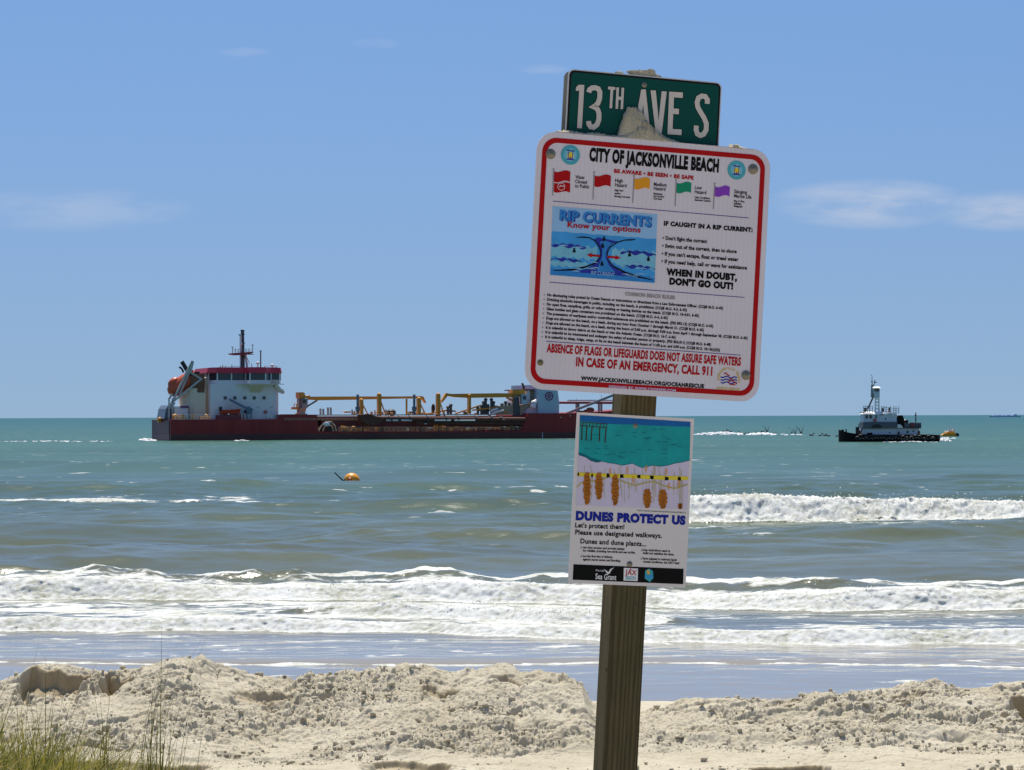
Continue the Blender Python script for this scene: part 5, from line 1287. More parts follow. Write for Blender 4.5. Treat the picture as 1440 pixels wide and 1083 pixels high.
def emblem(bd, c, r_px):
    r_ = r_px*PXM; a = bd.loc(*c)
    m = MB(); n = 36
    o = [(a[0]+r_*math.cos(2*math.pi*i/n), a[1]+r_*math.sin(2*math.pi*i/n)) for i in range(n)]
    i_ = [(a[0]+r_*.68*math.cos(2*math.pi*i/n), a[1]+r_*.68*math.sin(2*math.pi*i/n)) for i in range(n)]
    ring(m, o, i_, .0012); e = m.build('emblem', M['ink_teal'], bd.t)
    m = MB(); bd.disc(m, (a[0], a[1], 0), r_*.68, .0010); m.build('emblem_field', M['ink_aqua'], e)
    m = MB(); L = lambda u, v: (a[0]+u*r_, a[1]+v*r_)
    bd.poly(m, [L(-.36, -.28), L(-.26, .22), L(-.05, .32), L(0, .08), L(.05, .32), L(.28, .22), L(.36, -.28)], .0014, True); m.build('emblem_sun', M['ink_yellow'], e)
    m = MB()
    for u, h_ in ((-.22, .40), (.20, .36)):
        bd.stroke(m, [L(u, -.5), L(u+.02, h_-.08)], .07*r_, .0017, True)
        for k in range(5):
            t = R(20+35*k); bd.stroke(m, [L(u+.03*math.cos(t), h_+.03*math.sin(t)), L(u+.24*math.cos(t), h_+.16*math.sin(t)-.02)], .06*r_, .0017+.00005*k, True)
    bd.poly(m, [L(-.48, -.52), L(-.30, -.40), L(.30, -.40), L(.48, -.52)], .0019, True)
    m.build('emblem_palm', M['ink_navy'], e)
    m = MB(); bd.poly(m, [L(-.10, -.38), L(0, -.16), L(.10, -.38)], .0021, True); m.build('emblem_hut', M['ink_red'], e)
    m = MB()
    for k in range(22):
        t = 2*math.pi*k/22; bd.stroke(m, [L(.78*math.cos(t), .78*math.sin(t)), L(.88*math.cos(t), .88*math.sin(t))], .05*r_, .0015, True)
    m.build('emblem_lettering', M['ink_skyblue'], e)

def safety_sign():
    bd = Board('beach_safety_sign', 'large white beach safety sign with red border, flag symbols and rules, bolted to the post', 'sign', (911.0, 376.5), 6.5, 0.0)
    TL, TR, BR, BL = bd.loc(754.8, 182.4), bd.loc(1084.3, 212.7), bd.loc(1066.5, 566.5), bd.loc(738.2, 546.1)
    w_ = ((TR[0]-TL[0])+(BR[0]-BL[0]))/2; h_ = ((TL[1]-BL[1])+(TR[1]-BR[1]))/2
    cx = (TL[0]+TR[0]+BL[0]+BR[0])/4; cz = (TL[1]+TR[1]+BL[1]+BR[1])/4
    sh = lambda pts: [(p[0]+cx, p[1]+cz) for p in pts]
    r0 = 27*PXM
    m = MB(); plate(m, sh(rrect(w_, h_, r0)), 0.0, .0028); m.build('panel', M['sheet'], bd.t)
    m = MB(); i1 = 8.0*PXM; i2 = 15.0*PXM
    ring(m, sh(rrect(w_-2*i1, h_-2*i1, r0-i1*.8)), sh(rrect(w_-2*i2, h_-2*i2, max(.01, r0-i2*.8))), .0006)
    m.build('red_border', M['ink_red'], bd.t)
    T = bd.text
    m = MB(); T(m, 'CITY OF JACKSONVILLE BEACH', (828.3, 225.4), (1010.5, 241.6), 16.6, .0007, .062); m.build('title_lettering', M['ink_black'], bd.t)
    m = MB(); T(m, 'BE AWARE \u2022 BE SEEN \u2022 BE SAFE', (863.3, 242.9), (975.1, 252.7), 5.0, .0007, .058); m.build('motto_lettering', M['ink_red'], bd.t)
    emblem(bd, (802, 218), 13.8); emblem(bd, (1035.7, 239.4), 13.5)
    # flags
    def flag(pole, x0, x1, y0, y1, mat):
        m = MB(); bd.stroke(m, pole, 1.5*PXM, .0008); bd.disc(m, (pole[0][0], pole[0][1]-1.2), 1.3*PXM, .0009, 10); f = m.build('flag_symbol', M['ink_grey'], bd.t)
        m = MB(); n = 10; tp = []; bt = []
        for k in range(n+1):
            t = k/n; x = x0+(x1-x0)*t; wv = 1.5*math.sin(t*2*math.pi*.95+.4)+ .076*(x-x0)*.55
            tp.append((x, y0+wv)); bt.append((x-.6, y1+wv))
        bd.poly(m, tp+bt[::-1], .0010); m.build('flag_cloth', M[mat], f); return f
    f = flag([(778.3, 239), (777.2, 275.4)], 779.2, 802, 240.5, 255, 'ink_red')
    m = MB(); tp = [(779+2.28*k, 256.8+1.2*math.sin(k/10*6+.4)+.12*k) for k in range(11)]; bt = [(778.6+2.28*k, 269.6+1.2*math.sin(k/10*6+.4)+.12*k) for k in range(11)]
    bd.poly(m, tp+bt[::-1], .0010); m.build('flag_cloth', M['ink_red'], f)
    m = MB(); bd.stroke(m, [(789.2+5*math.cos(k*math.pi/10), 262.6+5*math.sin(k*math.pi/10)) for k in range(20)], .55*PXM, .0012, closed=True); bd.stroke(m, [(786.5, 263.5), (788.5, 261), (791.5, 262.5), (793, 261)], .9*PXM, .0013); m.build('flag_mark', M['ink_white'], f)
    flag([(835.5, 243.4), (833.8, 280.9)], 836.2, 859, 246.3, 261.5, 'ink_red')
    flag([(891.5, 247.8), (889.6, 285.5)], 892.2, 914, 250.2, 265, 'ink_orange')
    flag([(950.8, 254.2), (949.3, 290)], 951.4, 972.2, 256.6, 270.5, 'ink_green')
    flag([(1004.9, 259.4), (1002.9, 294.2)], 1005.6, 1026.2, 262, 275.4, 'ink_violet')
    ms = [MB() for _ in range(5)]; who = lambda x: ms[min(4, max(0, int((x-800)/55.5)))]; s76 = lambda x, y, wd: ((x, y), (x+wd, y+.076*wd))
    for b, x, y, wd, cp in (('Water', 808.9, 251.2, 13.3, 4.7), ('Closed', 808.7, 257.5, 16.5, 4.7), ('to Public', 808.4, 263.7, 20.2, 4.7), ('High', 864.8, 256.2, 11, 4.8), ('Hazard', 864.6, 262.4, 16.5, 4.8),
                            ('Medium', 919.3, 261.4, 18, 4.8), ('Hazard', 919.1, 267.2, 16.5, 4.8), ('Low', 977, 265.9, 9.6, 4.8), ('Hazard', 976.8, 272.1, 16.2, 4.8), ('Stinging', 1032.4, 271.6, 18, 4.8), ('Marine Life', 1032.2, 277.8, 24.2, 4.8)):
        T(who(x), b, *s76(x, y, wd), cp, .0007, .022)
    for b, x, y, wd in (('High Surf', 864.2, 268.8, 12.2), ('and/or', 864.1, 273, 9), ('Strong Currents', 864, 277.1, 21.7), ('Moderate', 918.9, 273.5, 12.5), ('Surf and/or', 918.8, 277, 15.5), ('Currents', 918.7, 280.4, 12),
                         ('Calm Conditions,', 976.8, 278.7, 21.8), ('Exercise Caution', 976.7, 282.3, 22.6), ("Man o' War,", 1032, 283.8, 15.2), ('Jellyfish,', 1031.9, 287.4, 11), ('Stingrays', 1031.8, 291, 12.2)):
        T(who(x), b, *s76(x, y, wd), 2.5, .0007, .045)
    for m in ms: m.build('flag_lettering', M['ink_black'], bd.t)
    for a, b in (((777.6, 283), (1052.6, 306.6)), ((772.8, 397), (1047, 418.4)), ((768, 480), (1041.4, 499.6))):
        m = MB(); bd.stroke(m, [a, b], 1.0*PXM, .0007); m.build('rule_line', M['ink_purple'], bd.t)
    # picture of the current
    A, Bc, Cc, D = (777, 290), (924.4, 301.5), (920.4, 398.4), (773.5, 387)
    def q(u, v):
        x = (A[0]*(1-u)+Bc[0]*u)*(1-v)+(D[0]*(1-u)+Cc[0]*u)*v; y = (A[1]*(1-u)+Bc[1]*u)*(1-v)+(D[1]*(1-u)+Cc[1]*u)*v; return (x, y)
    m = MB(); bd.poly(m, [q(0, 0), q(1, 0), q(1, 1), q(0, 1)], .0006); pic = m.build('current_picture', M['ink_skyblue'], bd.t)
    rr = random.Random(3)
    def band(v0, v1, mat, e, amp=.012, u0=0, u1=1, sd=0, nm='picture_water'):
        n = 28; p1 = [q(u0+(u1-u0)*k/n, v0+amp*math.sin(k*1.3+sd)+amp*.7*math.sin(k*2.9+sd*2)) for k in range(n+1)]; p2 = [q(u0+(u1-u0)*k/n, min(.995, v1+amp*math.sin(k*1.1+sd+1)+amp*.6*math.sin(k*3.3+sd))) for k in range(n+1)]
        m = MB(); bd.poly(m, p1+p2[::-1], e); return m.build(nm, M[mat], pic)
    band(.36, .46, 'ink_midblue', .0008, .004); band(.44, 1.0, 'ink_midblue', .0009, .006); band(.55, .73, 'ink_aqua', .0010, .02, 0, .44, 1); band(.55, .76, 'ink_aqua', .0010, .02, .58, 1, 2)
    band(.78, .86, 'ink_aqua', .0010, .015, .0, .36, 3); band(.70, .80, 'ink_aqua', .00105, .015, .66, 1, 4); band(.90, 1.0, 'ink_seablue', .0011, .012, 0, 1, 5)
    # deep channel in the middle
    m = MB(); lf = [(.44, .40), (.40, .44), (.43, .50), (.47, .58), (.475, .66), (.44, .76), (.36, .86), (.22, .93)]; rt = [(.64, .44), (.58, .48), (.54, .56), (.53, .66), (.57, .77), (.66, .86), (.80, .93)]
    bd.poly(m, [q(*p) for p in lf+rt[::-1]], .0012); m.build('picture_channel', M['ink_navy'], pic)
    m = MB(); bd.poly(m, [q(*p) for p in ((.46, .46), (.52, .44), (.58, .47), (.53, .56), (.52, .68), (.56, .8), (.62, .88), (.44, .9), (.46, .8), (.49, .68), (.49, .56))], .0013); m.build('picture_channel', M['ink_seablue'], pic)
    def crestp(u0, u1, v, h_, sd):
        n = 18; a = []; b = []
        for k in range(n+1):
            t = k/n; u = u0+(u1-u0)*t; b.append(q(u, v+.02*math.sin(k*.9+sd))); a.append(q(u, v-h_*math.sin(math.pi*t)**.5*(.5+.5*abs(math.sin(k*.8+sd)))))
        m = MB(); bd.poly(m, a+b[::-1], .0014); m.build('picture_wave', M['ink_navy'], pic)
    crestp(.0, .34, .575, .055, 0); crestp(.66, 1.0, .60, .06, 1); crestp(0, .29, .775, .045, 2); crestp(.68, 1.0, .80, .05, 3)
    for k in range(16):
        u = rr.choice((rr.uniform(.02, .4), rr.uniform(.62, .98))); v = rr.uniform(.5, .92); m = MB(); bd.stroke(m, [q(u, v), q(min(.99, u+.05), v-.006), q(min(.995, u+.09), v+.004)], [.2*PXM, 1.6*PXM, .2*PXM], .0015+.00002*k); m.build('picture_foam', M['ink_skyblue'], pic)
    m = MB()
    bd.stroke(m, [q(*p) for p in ((.36, .415), (.41, .45), (.455, .53), (.475, .62), (.465, .70), (.42, .78), (.34, .84), (.22, .895), (.03, .93))], [1.6*PXM]*5+[2*PXM, 2.4*PXM, 2.6*PXM, 1.2*PXM], .0017)
    bd.stroke(m, [q(*p) for p in ((.70, .41), (.63, .45), (.56, .53), (.535, .62), (.55, .72), (.60, .80), (.70, .87), (.82, .92), (.97, .955))], [1.6*PXM]*5+[2*PXM, 2.4*PXM, 2.6*PXM, 1.2*PXM], .0017)
    bd.stroke(m, [q(.24, .425), q(.30, .415), q(.36, .415)], [.8*PXM, 2*PXM, 1.4*PXM], .00175); bd.stroke(m, [q(.70, .41), q(.76, .40), q(.80, .39)], [1.4*PXM, 2*PXM, .8*PXM], .00175)
    m.build('picture_path', M['ink_black'], pic)
    for u, v in ((.5, .42), (.49, .52), (.49, .78), (.93, .66), (.22, .62), (.75, .615)):
        m = MB(); c = q(u, v); bd.disc(m, (c[0], c[1]-2.6), 1.4*PXM, .0018, 10); bd.poly(m, [(c[0]-2.2, c[1]+2.6), (c[0]-1.8, c[1]-1.4), (c[0]+1.8, c[1]-1.4), (c[0]+2.2, c[1]+2.6)], .0018); m.build('picture_swimmer', M['ink_black'], pic)
    for pts in (((.465, .655), (.465, .685), (.39, .683), (.39, .70), (.34, .665), (.39, .635), (.39, .652)), ((.54, .655), (.54, .685), (.615, .687), (.615, .705), (.67, .672), (.615, .638), (.615, .655))):
        m = MB(); bd.poly(m, [q(*p) for p in pts], .0019); m.build('picture_arrow', M['ink_red'], pic)
    m = MB(); T(m, 'RIP CURRENTS', (788.2, 310.0), (916.6, 319.7), 13.0, .0018, .045); m.build('picture_lettering', M['ink_navy'], pic)
    m = MB(); T(m, 'RIP CURRENTS', (786.6, 308.9), (915.2, 318.6), 13.0, .0022, .04); m.build('picture_lettering', M['ink_seablue'], pic)
    m = MB(); T(m, 'Know your options', (797.7, 319.5), (900.4, 327.2), 7.4, .0022, .028); m.build('picture_lettering', M['ink_red'], pic)
    m = MB(); T(m, 'RIP CURRENT', (831, 386), (864, 389), 5, .0022, .01); T(m, 'current', (880, 388), (896, 390.5), 3.6, .0022, .0); m.build('picture_lettering', M['ink_skyblue'], pic)
    m = MB(); T(m, 'IF CAUGHT IN A RIP CURRENT:', (933.3, 317), (1058.3, 326.4), 5.7, .0007, .065); m.build('advice_lettering', M['ink_black'], bd.t)
    m = MB()
    T(m, "\u2022 Don't fight the current", (931.5, 337), (994, 342), 5, .0007, .042); T(m, '\u2022 Swim out of the current, then to shore', (931, 348), (1035.8, 356.3), 5, .0007, .042)
    T(m, "\u2022 If you can't escape, float or tread water", (930.4, 359), (1038.2, 367.5), 5, .0007, .042); T(m, '\u2022 If you need help, call or wave for assistance', (930, 369.8), (1050.3, 379.2), 5, .0007, .042)
    m.build('advice_lettering', M['ink_black'], bd.t); m = MB()
    T(m, 'WHEN IN DOUBT,', (936.6, 386.4), (1036.4, 394.4), 8.4, .0007, .075); T(m, "DON'T GO OUT!", (941, 399.6), (1030.8, 406.8), 8.4, .0007, .075)
    m.build('advice_lettering', M['ink_black'], bd.t)
    m = MB(); T(m, 'COMMON BEACH RULES:', (878.5, 415.4), (949.5, 420.9), 4.6, .0007, .065); m.build('rules_heading', M['ink_grey'], bd.t)
    m = MB()
    rules = [('No disobeying rules posted by Ocean Rescue or instructions or directions from a Law Enforcement Officer. (COJB M.O. 6-45)', 1016.7),
             ('Drinking alcoholic beverages in public, including on the beach, is prohibited. (COJB M.O. 4-3, 6-45)', 965.8),
             ('No open fires, campfires, grills, or other cooking or heating devices on the beach. (COJB M.O. 10-4.01, 6-45)', 982.8),
             ('Glass bottles and glass containers are prohibited on the beach. (COJB M.O. 6-4, 6-45)', 939),
             ('The possession of marijuana and/or controlled substances are prohibited on the beach. (FSS 893.13) (COJB M.O. 6-45)', 1002.8),
             ('Dogs are allowed on the beach, on a leash, during any hour from October 1 through March 31. (COJB M.O. 6-45)', 989.6),
             ('Dogs are allowed on the beach, on a leash, during the hours of 5:00 p.m. through 9:00 a.m. from April 1 through September 30. (COJB M.O. 6-45)', 1051.2),
             ('It is unlawful to throw debris on the beach or into the Atlantic Ocean. (COJB M.O. 16-7, 6-46)', 950),
             ('It is unlawful to be intoxicated and endanger the safety of another person or property. (FSS 856.011) (COJB M.O. 6-48)', 999.6),
             ('It is unlawful to sleep, lodge, camp, or lie on the beach between the hours of 11:00 p.m. and 6:00 a.m. (COJB M.O. 18-10(c)(3))', 1012.3)]
    for k, (b, xr) in enumerate(rules):
        x = 769.4-k*.31; y = 416.4+k*6.55
        T(m, b, (x, y), (xr, y+.0765*(xr-x)), 3.6, .0007, .048); bd.disc(m, (x-4.2, y-1.8), .8*PXM, .0007, 8)
    m.build('rules_lettering', M['ink_black'], bd.t)
    m = MB(); T(m, 'ABSENCE OF FLAGS OR LIFEGUARDS DOES NOT ASSURE SAFE WATERS', (768.7, 494.8), (1041.6, 514.2), 11.0, .0007, .046); T(m, 'IN CASE OF AN EMERGENCY, CALL 911', (809.6, 514.4), (1001.4, 527.9), 11.4, .0007, .046); m.build('warning_lettering', M['ink_red'], bd.t)
    m = MB(); T(m, 'WWW.JACKSONVILLEBEACH.ORG/OCEANRESCUE', (816.6, 534.4), (990, 545.8), 5.0, .0007, .055); m.build('address_lettering', M['ink_black'], bd.t)
    m = MB(); T(m, 'DESIGNED BY: WWW.CODE4PSE.COM', (856, 545.4), (950, 551.2), 3.4, .0010, .03); m.build('border_lettering', M['ink_lilac'], bd.t)
    # rescue badge
    a = bd.loc(1024.6, 533.5); r_ = 16.2*PXM
    m = MB()
    word = 'JACKSONVILLE BEACH'
    for k, chh in enumerate(word):
        if chh == ' ': continue
        t = R(188-196*k/(len(word)-1)); vs, fs = glyphs(chh, .03); w0 = min(v[0] for v in vs); w1 = max(v[0] for v in vs); kk = 3.6*PXM/CAPH; rot = t-math.pi/2
        m.add([(a[0]+r_*.86*math.cos(t)+((v[0]-(w0+w1)/2)*math.cos(rot)-v[1]*math.sin(rot))*kk, -.0007, a[1]+r_*.86*math.sin(t)+((v[0]-(w0+w1)/2)*math.sin(rot)+v[1]*math.cos(rot))*kk) for v in vs], fs)
    T(m, 'OCEAN RESCUE', (1007.4, 547.2), (1039.8, 549.4), 3.2, .0007, .04)
    bg_ = m.build('rescue_badge', M['ink_gold'], bd.t)
    m = MB()
    for k in range(3): bd.stroke(m, [(1013.3+23*i/12, 529.8+k*3.9+.07*23*i/12+1.1*math.sin(i*1.05)) for i in range(13)], 1.7*PXM, .0008)
    m.build('badge_wave', M['ink_navy'], bg_)
    m = MB(); bd.stroke(m, [(1018, 526), (1021, 524.6), (1022.5, 527), (1026, 528.5)], 1.5*PXM, .0011); bd.stroke(m, [(1024, 538.5), (1028, 532), (1031, 536), (1036, 540)], 1.5*PXM, .0011); bd.stroke(m, [(1026, 540.5), (1034, 541.2)], 1.6*PXM, .0012); m.build('badge_swimmer', M['ink_red'], bg_)
    bolt(bd, (774.2, 216.6), 7.2); bolt(bd, (1059, 238), 7.4); bolt(bd, (1049, 527.8), 6.9); bolt(bd, (759.8, 510), 4.4, 'bolt_brass')
    return bd
BIG = safety_sign()

mk('sign_green', (0.002, 0.064, 0.052), 0.6, 0.10, 6, spec=0.12)
mk('sign_black', (0.007, 0.007, 0.007), 0.6, 0.1, 6, spec=0.15)
mk('letter_white', (0.58, 0.52, 0.47), 0.55, 0.06, 9)
mk('dull_alu', (0.22, 0.22, 0.20), 0.6, 0.2, 9)
mk('alu_edge', (0.55, 0.53, 0.50), 0.42, 0.12, 9, metal=0.3)
def street_sign():
    bd = Board('street_name_sign', 'green 13TH AVE S street name sign at the top of the post', 'sign', (906, 152), 6.5, 0.026)
    TL, TR = bd.loc(799.6, 97.5), bd.loc(1015.4, 115.6)
    h_ = .225; w_ = TR[0]-TL[0]; cx = (TL[0]+TR[0])/2; zt = (TL[1]+TR[1])/2; cz = zt-h_/2
    sh = lambda pts: [(p[0]+cx, p[1]+cz) for p in pts]
    r0 = 8*PXM*1.1
    m = MB(); plate(m, sh(rrect(w_, h_, r0)), 0, .004); m.build('panel', M['alu_edge'], bd.t)
    m = MB(); k = 1.6*PXM; m.add([(a, -.0004, b) for a, b in sh(rrect(w_-2*k, h_-2*k, r0-k*.8))], [tuple(range(len(rrect(1, 1, .1))))]); m.build('border', M['sign_black'], bd.t)
    m = MB(); k = 4.4*PXM; m.add([(a, -.0008, b) for a, b in sh(rrect(w_-2*k, h_-2*k, r0-k*.6))], [tuple(range(len(rrect(1, 1, .1))))]); m.build('green_face', M['sign_green'], bd.t)
    m = MB(); plate(m, sh(rrect(w_*.995, h_, r0)), .040, .046); m.build('rear_panel', M['dull_alu'], bd.t)
    m = MB(); m.box(cx-w_*.42, cx+w_*.46, .0042, .0398, cz-h_*.40, cz+h_*.30); m.build('spacer', M['sign_black'], bd.t)
    # letters drawn as strokes in the sign's own road lettering; photo crop coordinates / 5.143
    K = lambda x, y: (770+x/5.143, 80+y/5.143)
    sw = 37/5.143*PXM
    def arc(cx_, cy_, rx, ry, a0, a1, n=14):
        return [(cx_+rx*math.cos(R(a0+(a1-a0)*i/n)), cy_+ry*math.sin(R(a0+(a1-a0)*i/n))) for i in range(n+1)]
    def let(fn):
        m = MB(); fn(m); return m
    def ST(m, pts, wd=1.0, e=.0014): bd.stroke(m, [K(*p) for p in pts], sw*wd, e)
    def P(m, pts, e=.0014): bd.poly(m, [K(*p) for p in pts], e)
    def one(m, g): P(m, [(204-g, 222-g), (222, 203-g), (265+g, 203-g), (247+g, 518+g), (212-g, 516+g), (228-g, 246+g), (203-g, 246+g)], .0014 if not g else .0011)
    def outl(m, pts, g, wd=1.0): bd.stroke(m, [K(*p) for p in pts], sw*wd+g*2/5.143*PXM, .0014 if not g else .0011)
    th3 = [(297, 258), (303, 238), (322, 225), (345, 224), (366, 232), (378, 256), (376, 300), (364, 335), (345, 356), (330, 362)]
    th3b = [(330, 362), (346, 366), (362, 382), (371, 412), (370, 455), (356, 492), (332, 510), (310, 506), (298, 488), (296, 465)]
    S_ = [(1153, 340), (1155, 312), (1140, 288), (1114, 284), (1090, 298), (1080, 330), (1086, 365), (1106, 402), (1130, 440), (1147, 482), (1146, 528), (1128, 560), (1104, 570), (1082, 558), (1073, 528), (1075, 498)]
    for g, mat, nm in ((4.5, 'sign_black', 'letter_outline'), (0, 'letter_white', 'letter')):
        e = .0014 if not g else .0011
        q = lambda pts: pts
        m = MB(); one(m, g); m.build(nm, M[mat], bd.t)
        m = MB(); outl(m, th3+th3b[1:], g); m.build(nm, M[mat], bd.t)
        m = MB(); P(m, [(437-g, 215-g), (490+g, 219-g), (489+g, 240+g), (474+g, 239+g), (466+g, 373+g), (447-g, 372+g), (454-g, 237+g), (436-g, 236+g)], e); m.build(nm, M[mat], bd.t)
        m = MB(); P(m, [(497-g, 221-g), (516+g, 222-g), (513+g, 288-g), (531-g, 289-g), (534-g, 223-g), (553+g, 225-g), (545+g, 380+g), (526-g, 379+g), (530-g, 312+g), (512+g, 311+g), (509+g, 377+g), (490-g, 376+g)], e); m.build(nm, M[mat], bd.t)
        m = MB(); P(m, [(676-g, 236-g), (709+g, 236-g), (742+g, 548+g), (705-g, 546+g), (700-g, 490+g), (670+g, 488+g), (660+g, 542+g), (622-g, 540+g)], e); m.build(nm, M[mat], bd.t)
        if not g: m = MB(); P(m, [(676, 452), (697, 454), (691, 345)], .0017); m.build('letter_counter', M['sign_green'], bd.t)
        m = MB(); P(m, [(744-g, 242-g), (782+g, 244-g), (802, 462-g*2), (824-g, 249-g), (861+g, 251-g), (824+g, 556+g), (781-g, 553+g)], e); m.build(nm, M[mat], bd.t)
        m = MB(); P(m, [(878-g, 252-g), (978+g, 258-g), (977+g, 298+g), (913+g, 294+g), (910+g, 374-g), (950+g, 377-g), (948+g, 416+g), (908+g, 413+g), (903+g, 522-g), (969+g, 526-g), (967+g, 567+g), (866-g, 560+g)], e); m.build(nm, M[mat], bd.t)
        m = MB(); outl(m, S_, g); m.build(nm, M[mat], bd.t)
    bolt(bd, (906, 119.5), 4.0, 'bolt_steel', 'screw')
    return bd
STREET = street_sign()

def dune_sign():
    bd = Board('dune_sign', 'small white Dunes Protect Us sign with a child\'s beach drawing, below the large sign', 'sign', (887.6, 704.0), 6.5, 0.026)
    TL, TR, BR, BL = bd.loc(809.9, 579.6), bd.loc(975.6, 589.2), bd.loc(964.7, 826.9), bd.loc(800.3, 819.7)
    w_ = ((TR[0]-TL[0])+(BR[0]-BL[0]))/2; h_ = ((TL[1]-BL[1])+(TR[1]-BR[1]))/2
    cx = (TL[0]+TR[0]+BL[0]+BR[0])/4; cz = (TL[1]+TR[1]+BL[1]+BR[1])/4
    m = MB(); m.box(cx-w_/2, cx+w_/2, 0, .0022, cz-h_/2, cz+h_/2); m.build('panel', M['dune_white'], bd.t)
    C = lambda x, y: (795+x/4.165, 570+y/4.165)
    def P(mat, pts, e, nm, par):
        m = MB(); bd.poly(m, [C(*p) for p in pts], e); return m.build(nm, M[mat], par)
    def S(mat, strokes, wd, e, nm, par):
        m = MB()
        for k, st in enumerate(strokes): bd.stroke(m, [C(*p) for p in st], wd/4.165*PXM, e+.00001*k)
        return m.build(nm, M[mat], par)
    rr = random.Random(6)
    wob = lambda pts, a: [(x+rr.uniform(-a, a), y+rr.uniform(-a, a)) for x, y in pts]
    pic = P('dune_lilac', [(85, 57), (733, 97), (712, 610), (62, 587)], .0005, 'drawing', bd.t)
    teal = [(84, 80), (733, 118), (728, 322), (690, 332), (640, 340), (600, 352), (560, 358), (510, 352), (450, 366), (415, 352), (392, 340), (370, 345), (330, 352), (290, 342), (255, 338), (215, 328), (185, 334), (150, 325), (120, 305), (77, 290)]
    P('dune_teal', teal, .0007, 'drawn_sea', pic)
    P('dune_blue', [(85, 57), (733, 97), (731, 126), (600, 122), (480, 118), (400, 112), (300, 112), (243, 108), (160, 98), (84, 92)], .0009, 'drawn_sky', pic)
    P('dune_deep', [(77, 290), (120, 305), (150, 325), (185, 334), (215, 328), (190, 318), (150, 308), (110, 284), (78, 276)], .0009, 'drawn_shadow', pic)
    S('dune_deep', [[(x, y), (x+14, y+rr.uniform(-6, 6)), (x+30, y+rr.uniform(-5, 5))] for x, y in [(rr.uniform(110, 680), rr.uniform(140, 315)) for _ in range(34)]], 2.6, .0010, 'drawn_ripple', pic)
    S('dune_deep', [teal[2:]], 3.0, .0011, 'drawn_shoreline', pic)
    S('dune_grass', [[(x, y1), (x+rr.uniform(-4, 4), (y0+y1)/2), (x+rr.uniform(-6, 6), y0)] for x, y0, y1 in [(rr.uniform(95, 690), rr.uniform(340, 470), rr.uniform(480, 590)) for _ in range(40)]], 2.6, .0008, 'drawn_grass', pic)
    S('dune_grass', [[(68, 480), (90, 455), (130, 448), (200, 440), (260, 415), (300, 430), (350, 452), (410, 470), (460, 455), (520, 445), (570, 470), (640, 488), (716, 462)]], 9, .0010, 'drawn_rope_shadow', pic)
    P('ink_yellow', [(70, 392), (240, 400), (400, 405), (560, 412), (718, 417), (717, 438), (560, 436), (400, 428), (240, 420), (69, 415)], .0012, 'drawn_rope', pic)
    for x, y, w2 in ((75, 404, 4), (156, 412, 6), (249, 411, 9), (329, 414, 10), (430, 417, 11), (506, 422, 11), (593, 429, 11), (667, 429, 10)):
        P('ink_black', wob([(x-w2, y-10), (x+w2, y-9), (x+w2, y+11), (x-w2, y+10)], 2), .0014, 'drawn_knot', pic)
    def oat(x, y0, y1, wd):
        n = 9; l = []; r2 = []
        for k in range(n+1):
            t = k/n; ww = wd/2*math.sin(math.pi*min(1, .12+t*.8))**.7; y = y0+(y1-y0)*t
            l.append((x-ww-(4 if k % 2 else -2), y)); r2.append((x+ww+(4 if k % 2 == 0 else -2), y))
        o_ = P('dune_brown', l+r2[::-1], .0016, 'drawn_sea_oat', pic)
        S('dune_dark', [[(x-wd*.25, y0+(y1-y0)*k/9), (x, y0+(y1-y0)*(k+.5)/9), (x+wd*.28, y0+(y1-y0)*k/9)] for k in range(1, 9)], 2.6, .0018, 'drawn_seed', o_)
    oat(126, 393, 582, 42); oat(196, 395, 552, 44); oat(291, 405, 586, 42); oat(479, 490, 602, 46); oat(570, 493, 606, 50); oat(672, 574, 608, 26)
    for x, y in ((362, 375), (398, 430), (590, 385), (472, 368), (664, 455), (262, 385), (605, 470)):
        S('ink_orange', [[(x, y+30), (x, y-15)], [(x-9, y+6), (x+8, y-4)], [(x-7, y-6), (x+7, y-14)], [(x-8, y+18), (x+8, y+8)]], 3.2, .0016, 'drawn_sprig', pic)
    S('dune_dark', [wob([(88, 97), (120, 101), (160, 102), (200, 106), (243, 110)], 1.5), wob([(86, 117), (120, 121), (160, 124), (200, 127), (242, 131)], 2), [(90, 96), (88, 118)], [(243, 108), (241, 131)], [(108, 99), (100, 118)], [(125, 101), (118, 120)], [(145, 102), (138, 122)], [(165, 103), (160, 123)], [(185, 105), (180, 126)], [(205, 106), (202, 128)], [(224, 108), (222, 130)]], 3.6, .0016, 'drawn_pier', pic)
    S('dune_dark', [[(98, 121), (95, 204)], [(125, 122), (120, 206)], [(156, 124), (150, 207)], [(201, 128), (198, 212)], [(238, 131), (231, 221)]], 6.5, .00165, 'drawn_pier_leg', pic)
    T = bd.text
    m = MB(); T(m, 'Tessa K., 4th grade, Seabreeze Elementary School, Jacksonville Beach, FL', C(420, 619), C(706, 633), 2.0, .0006, .01); m.build('credit_lettering', M['ink_black'], bd.t)
    m = MB(); T(m, 'DUNES PROTECT US', C(60, 669), C(703, 697), 10.9, .0006, .075); m.build('title_lettering', M['dune_ink_blue'], bd.t)
    m = MB(); T(m, "Let's protect them!", C(57, 715), C(345, 726), 6.4, .0006, .03); T(m, 'Please use designated walkways.', C(57, 756), C(565, 777), 6.4, .0006, .03); T(m, 'Dunes and dune plants...', C(87, 808), C(472, 826), 6.4, .0006, .03)
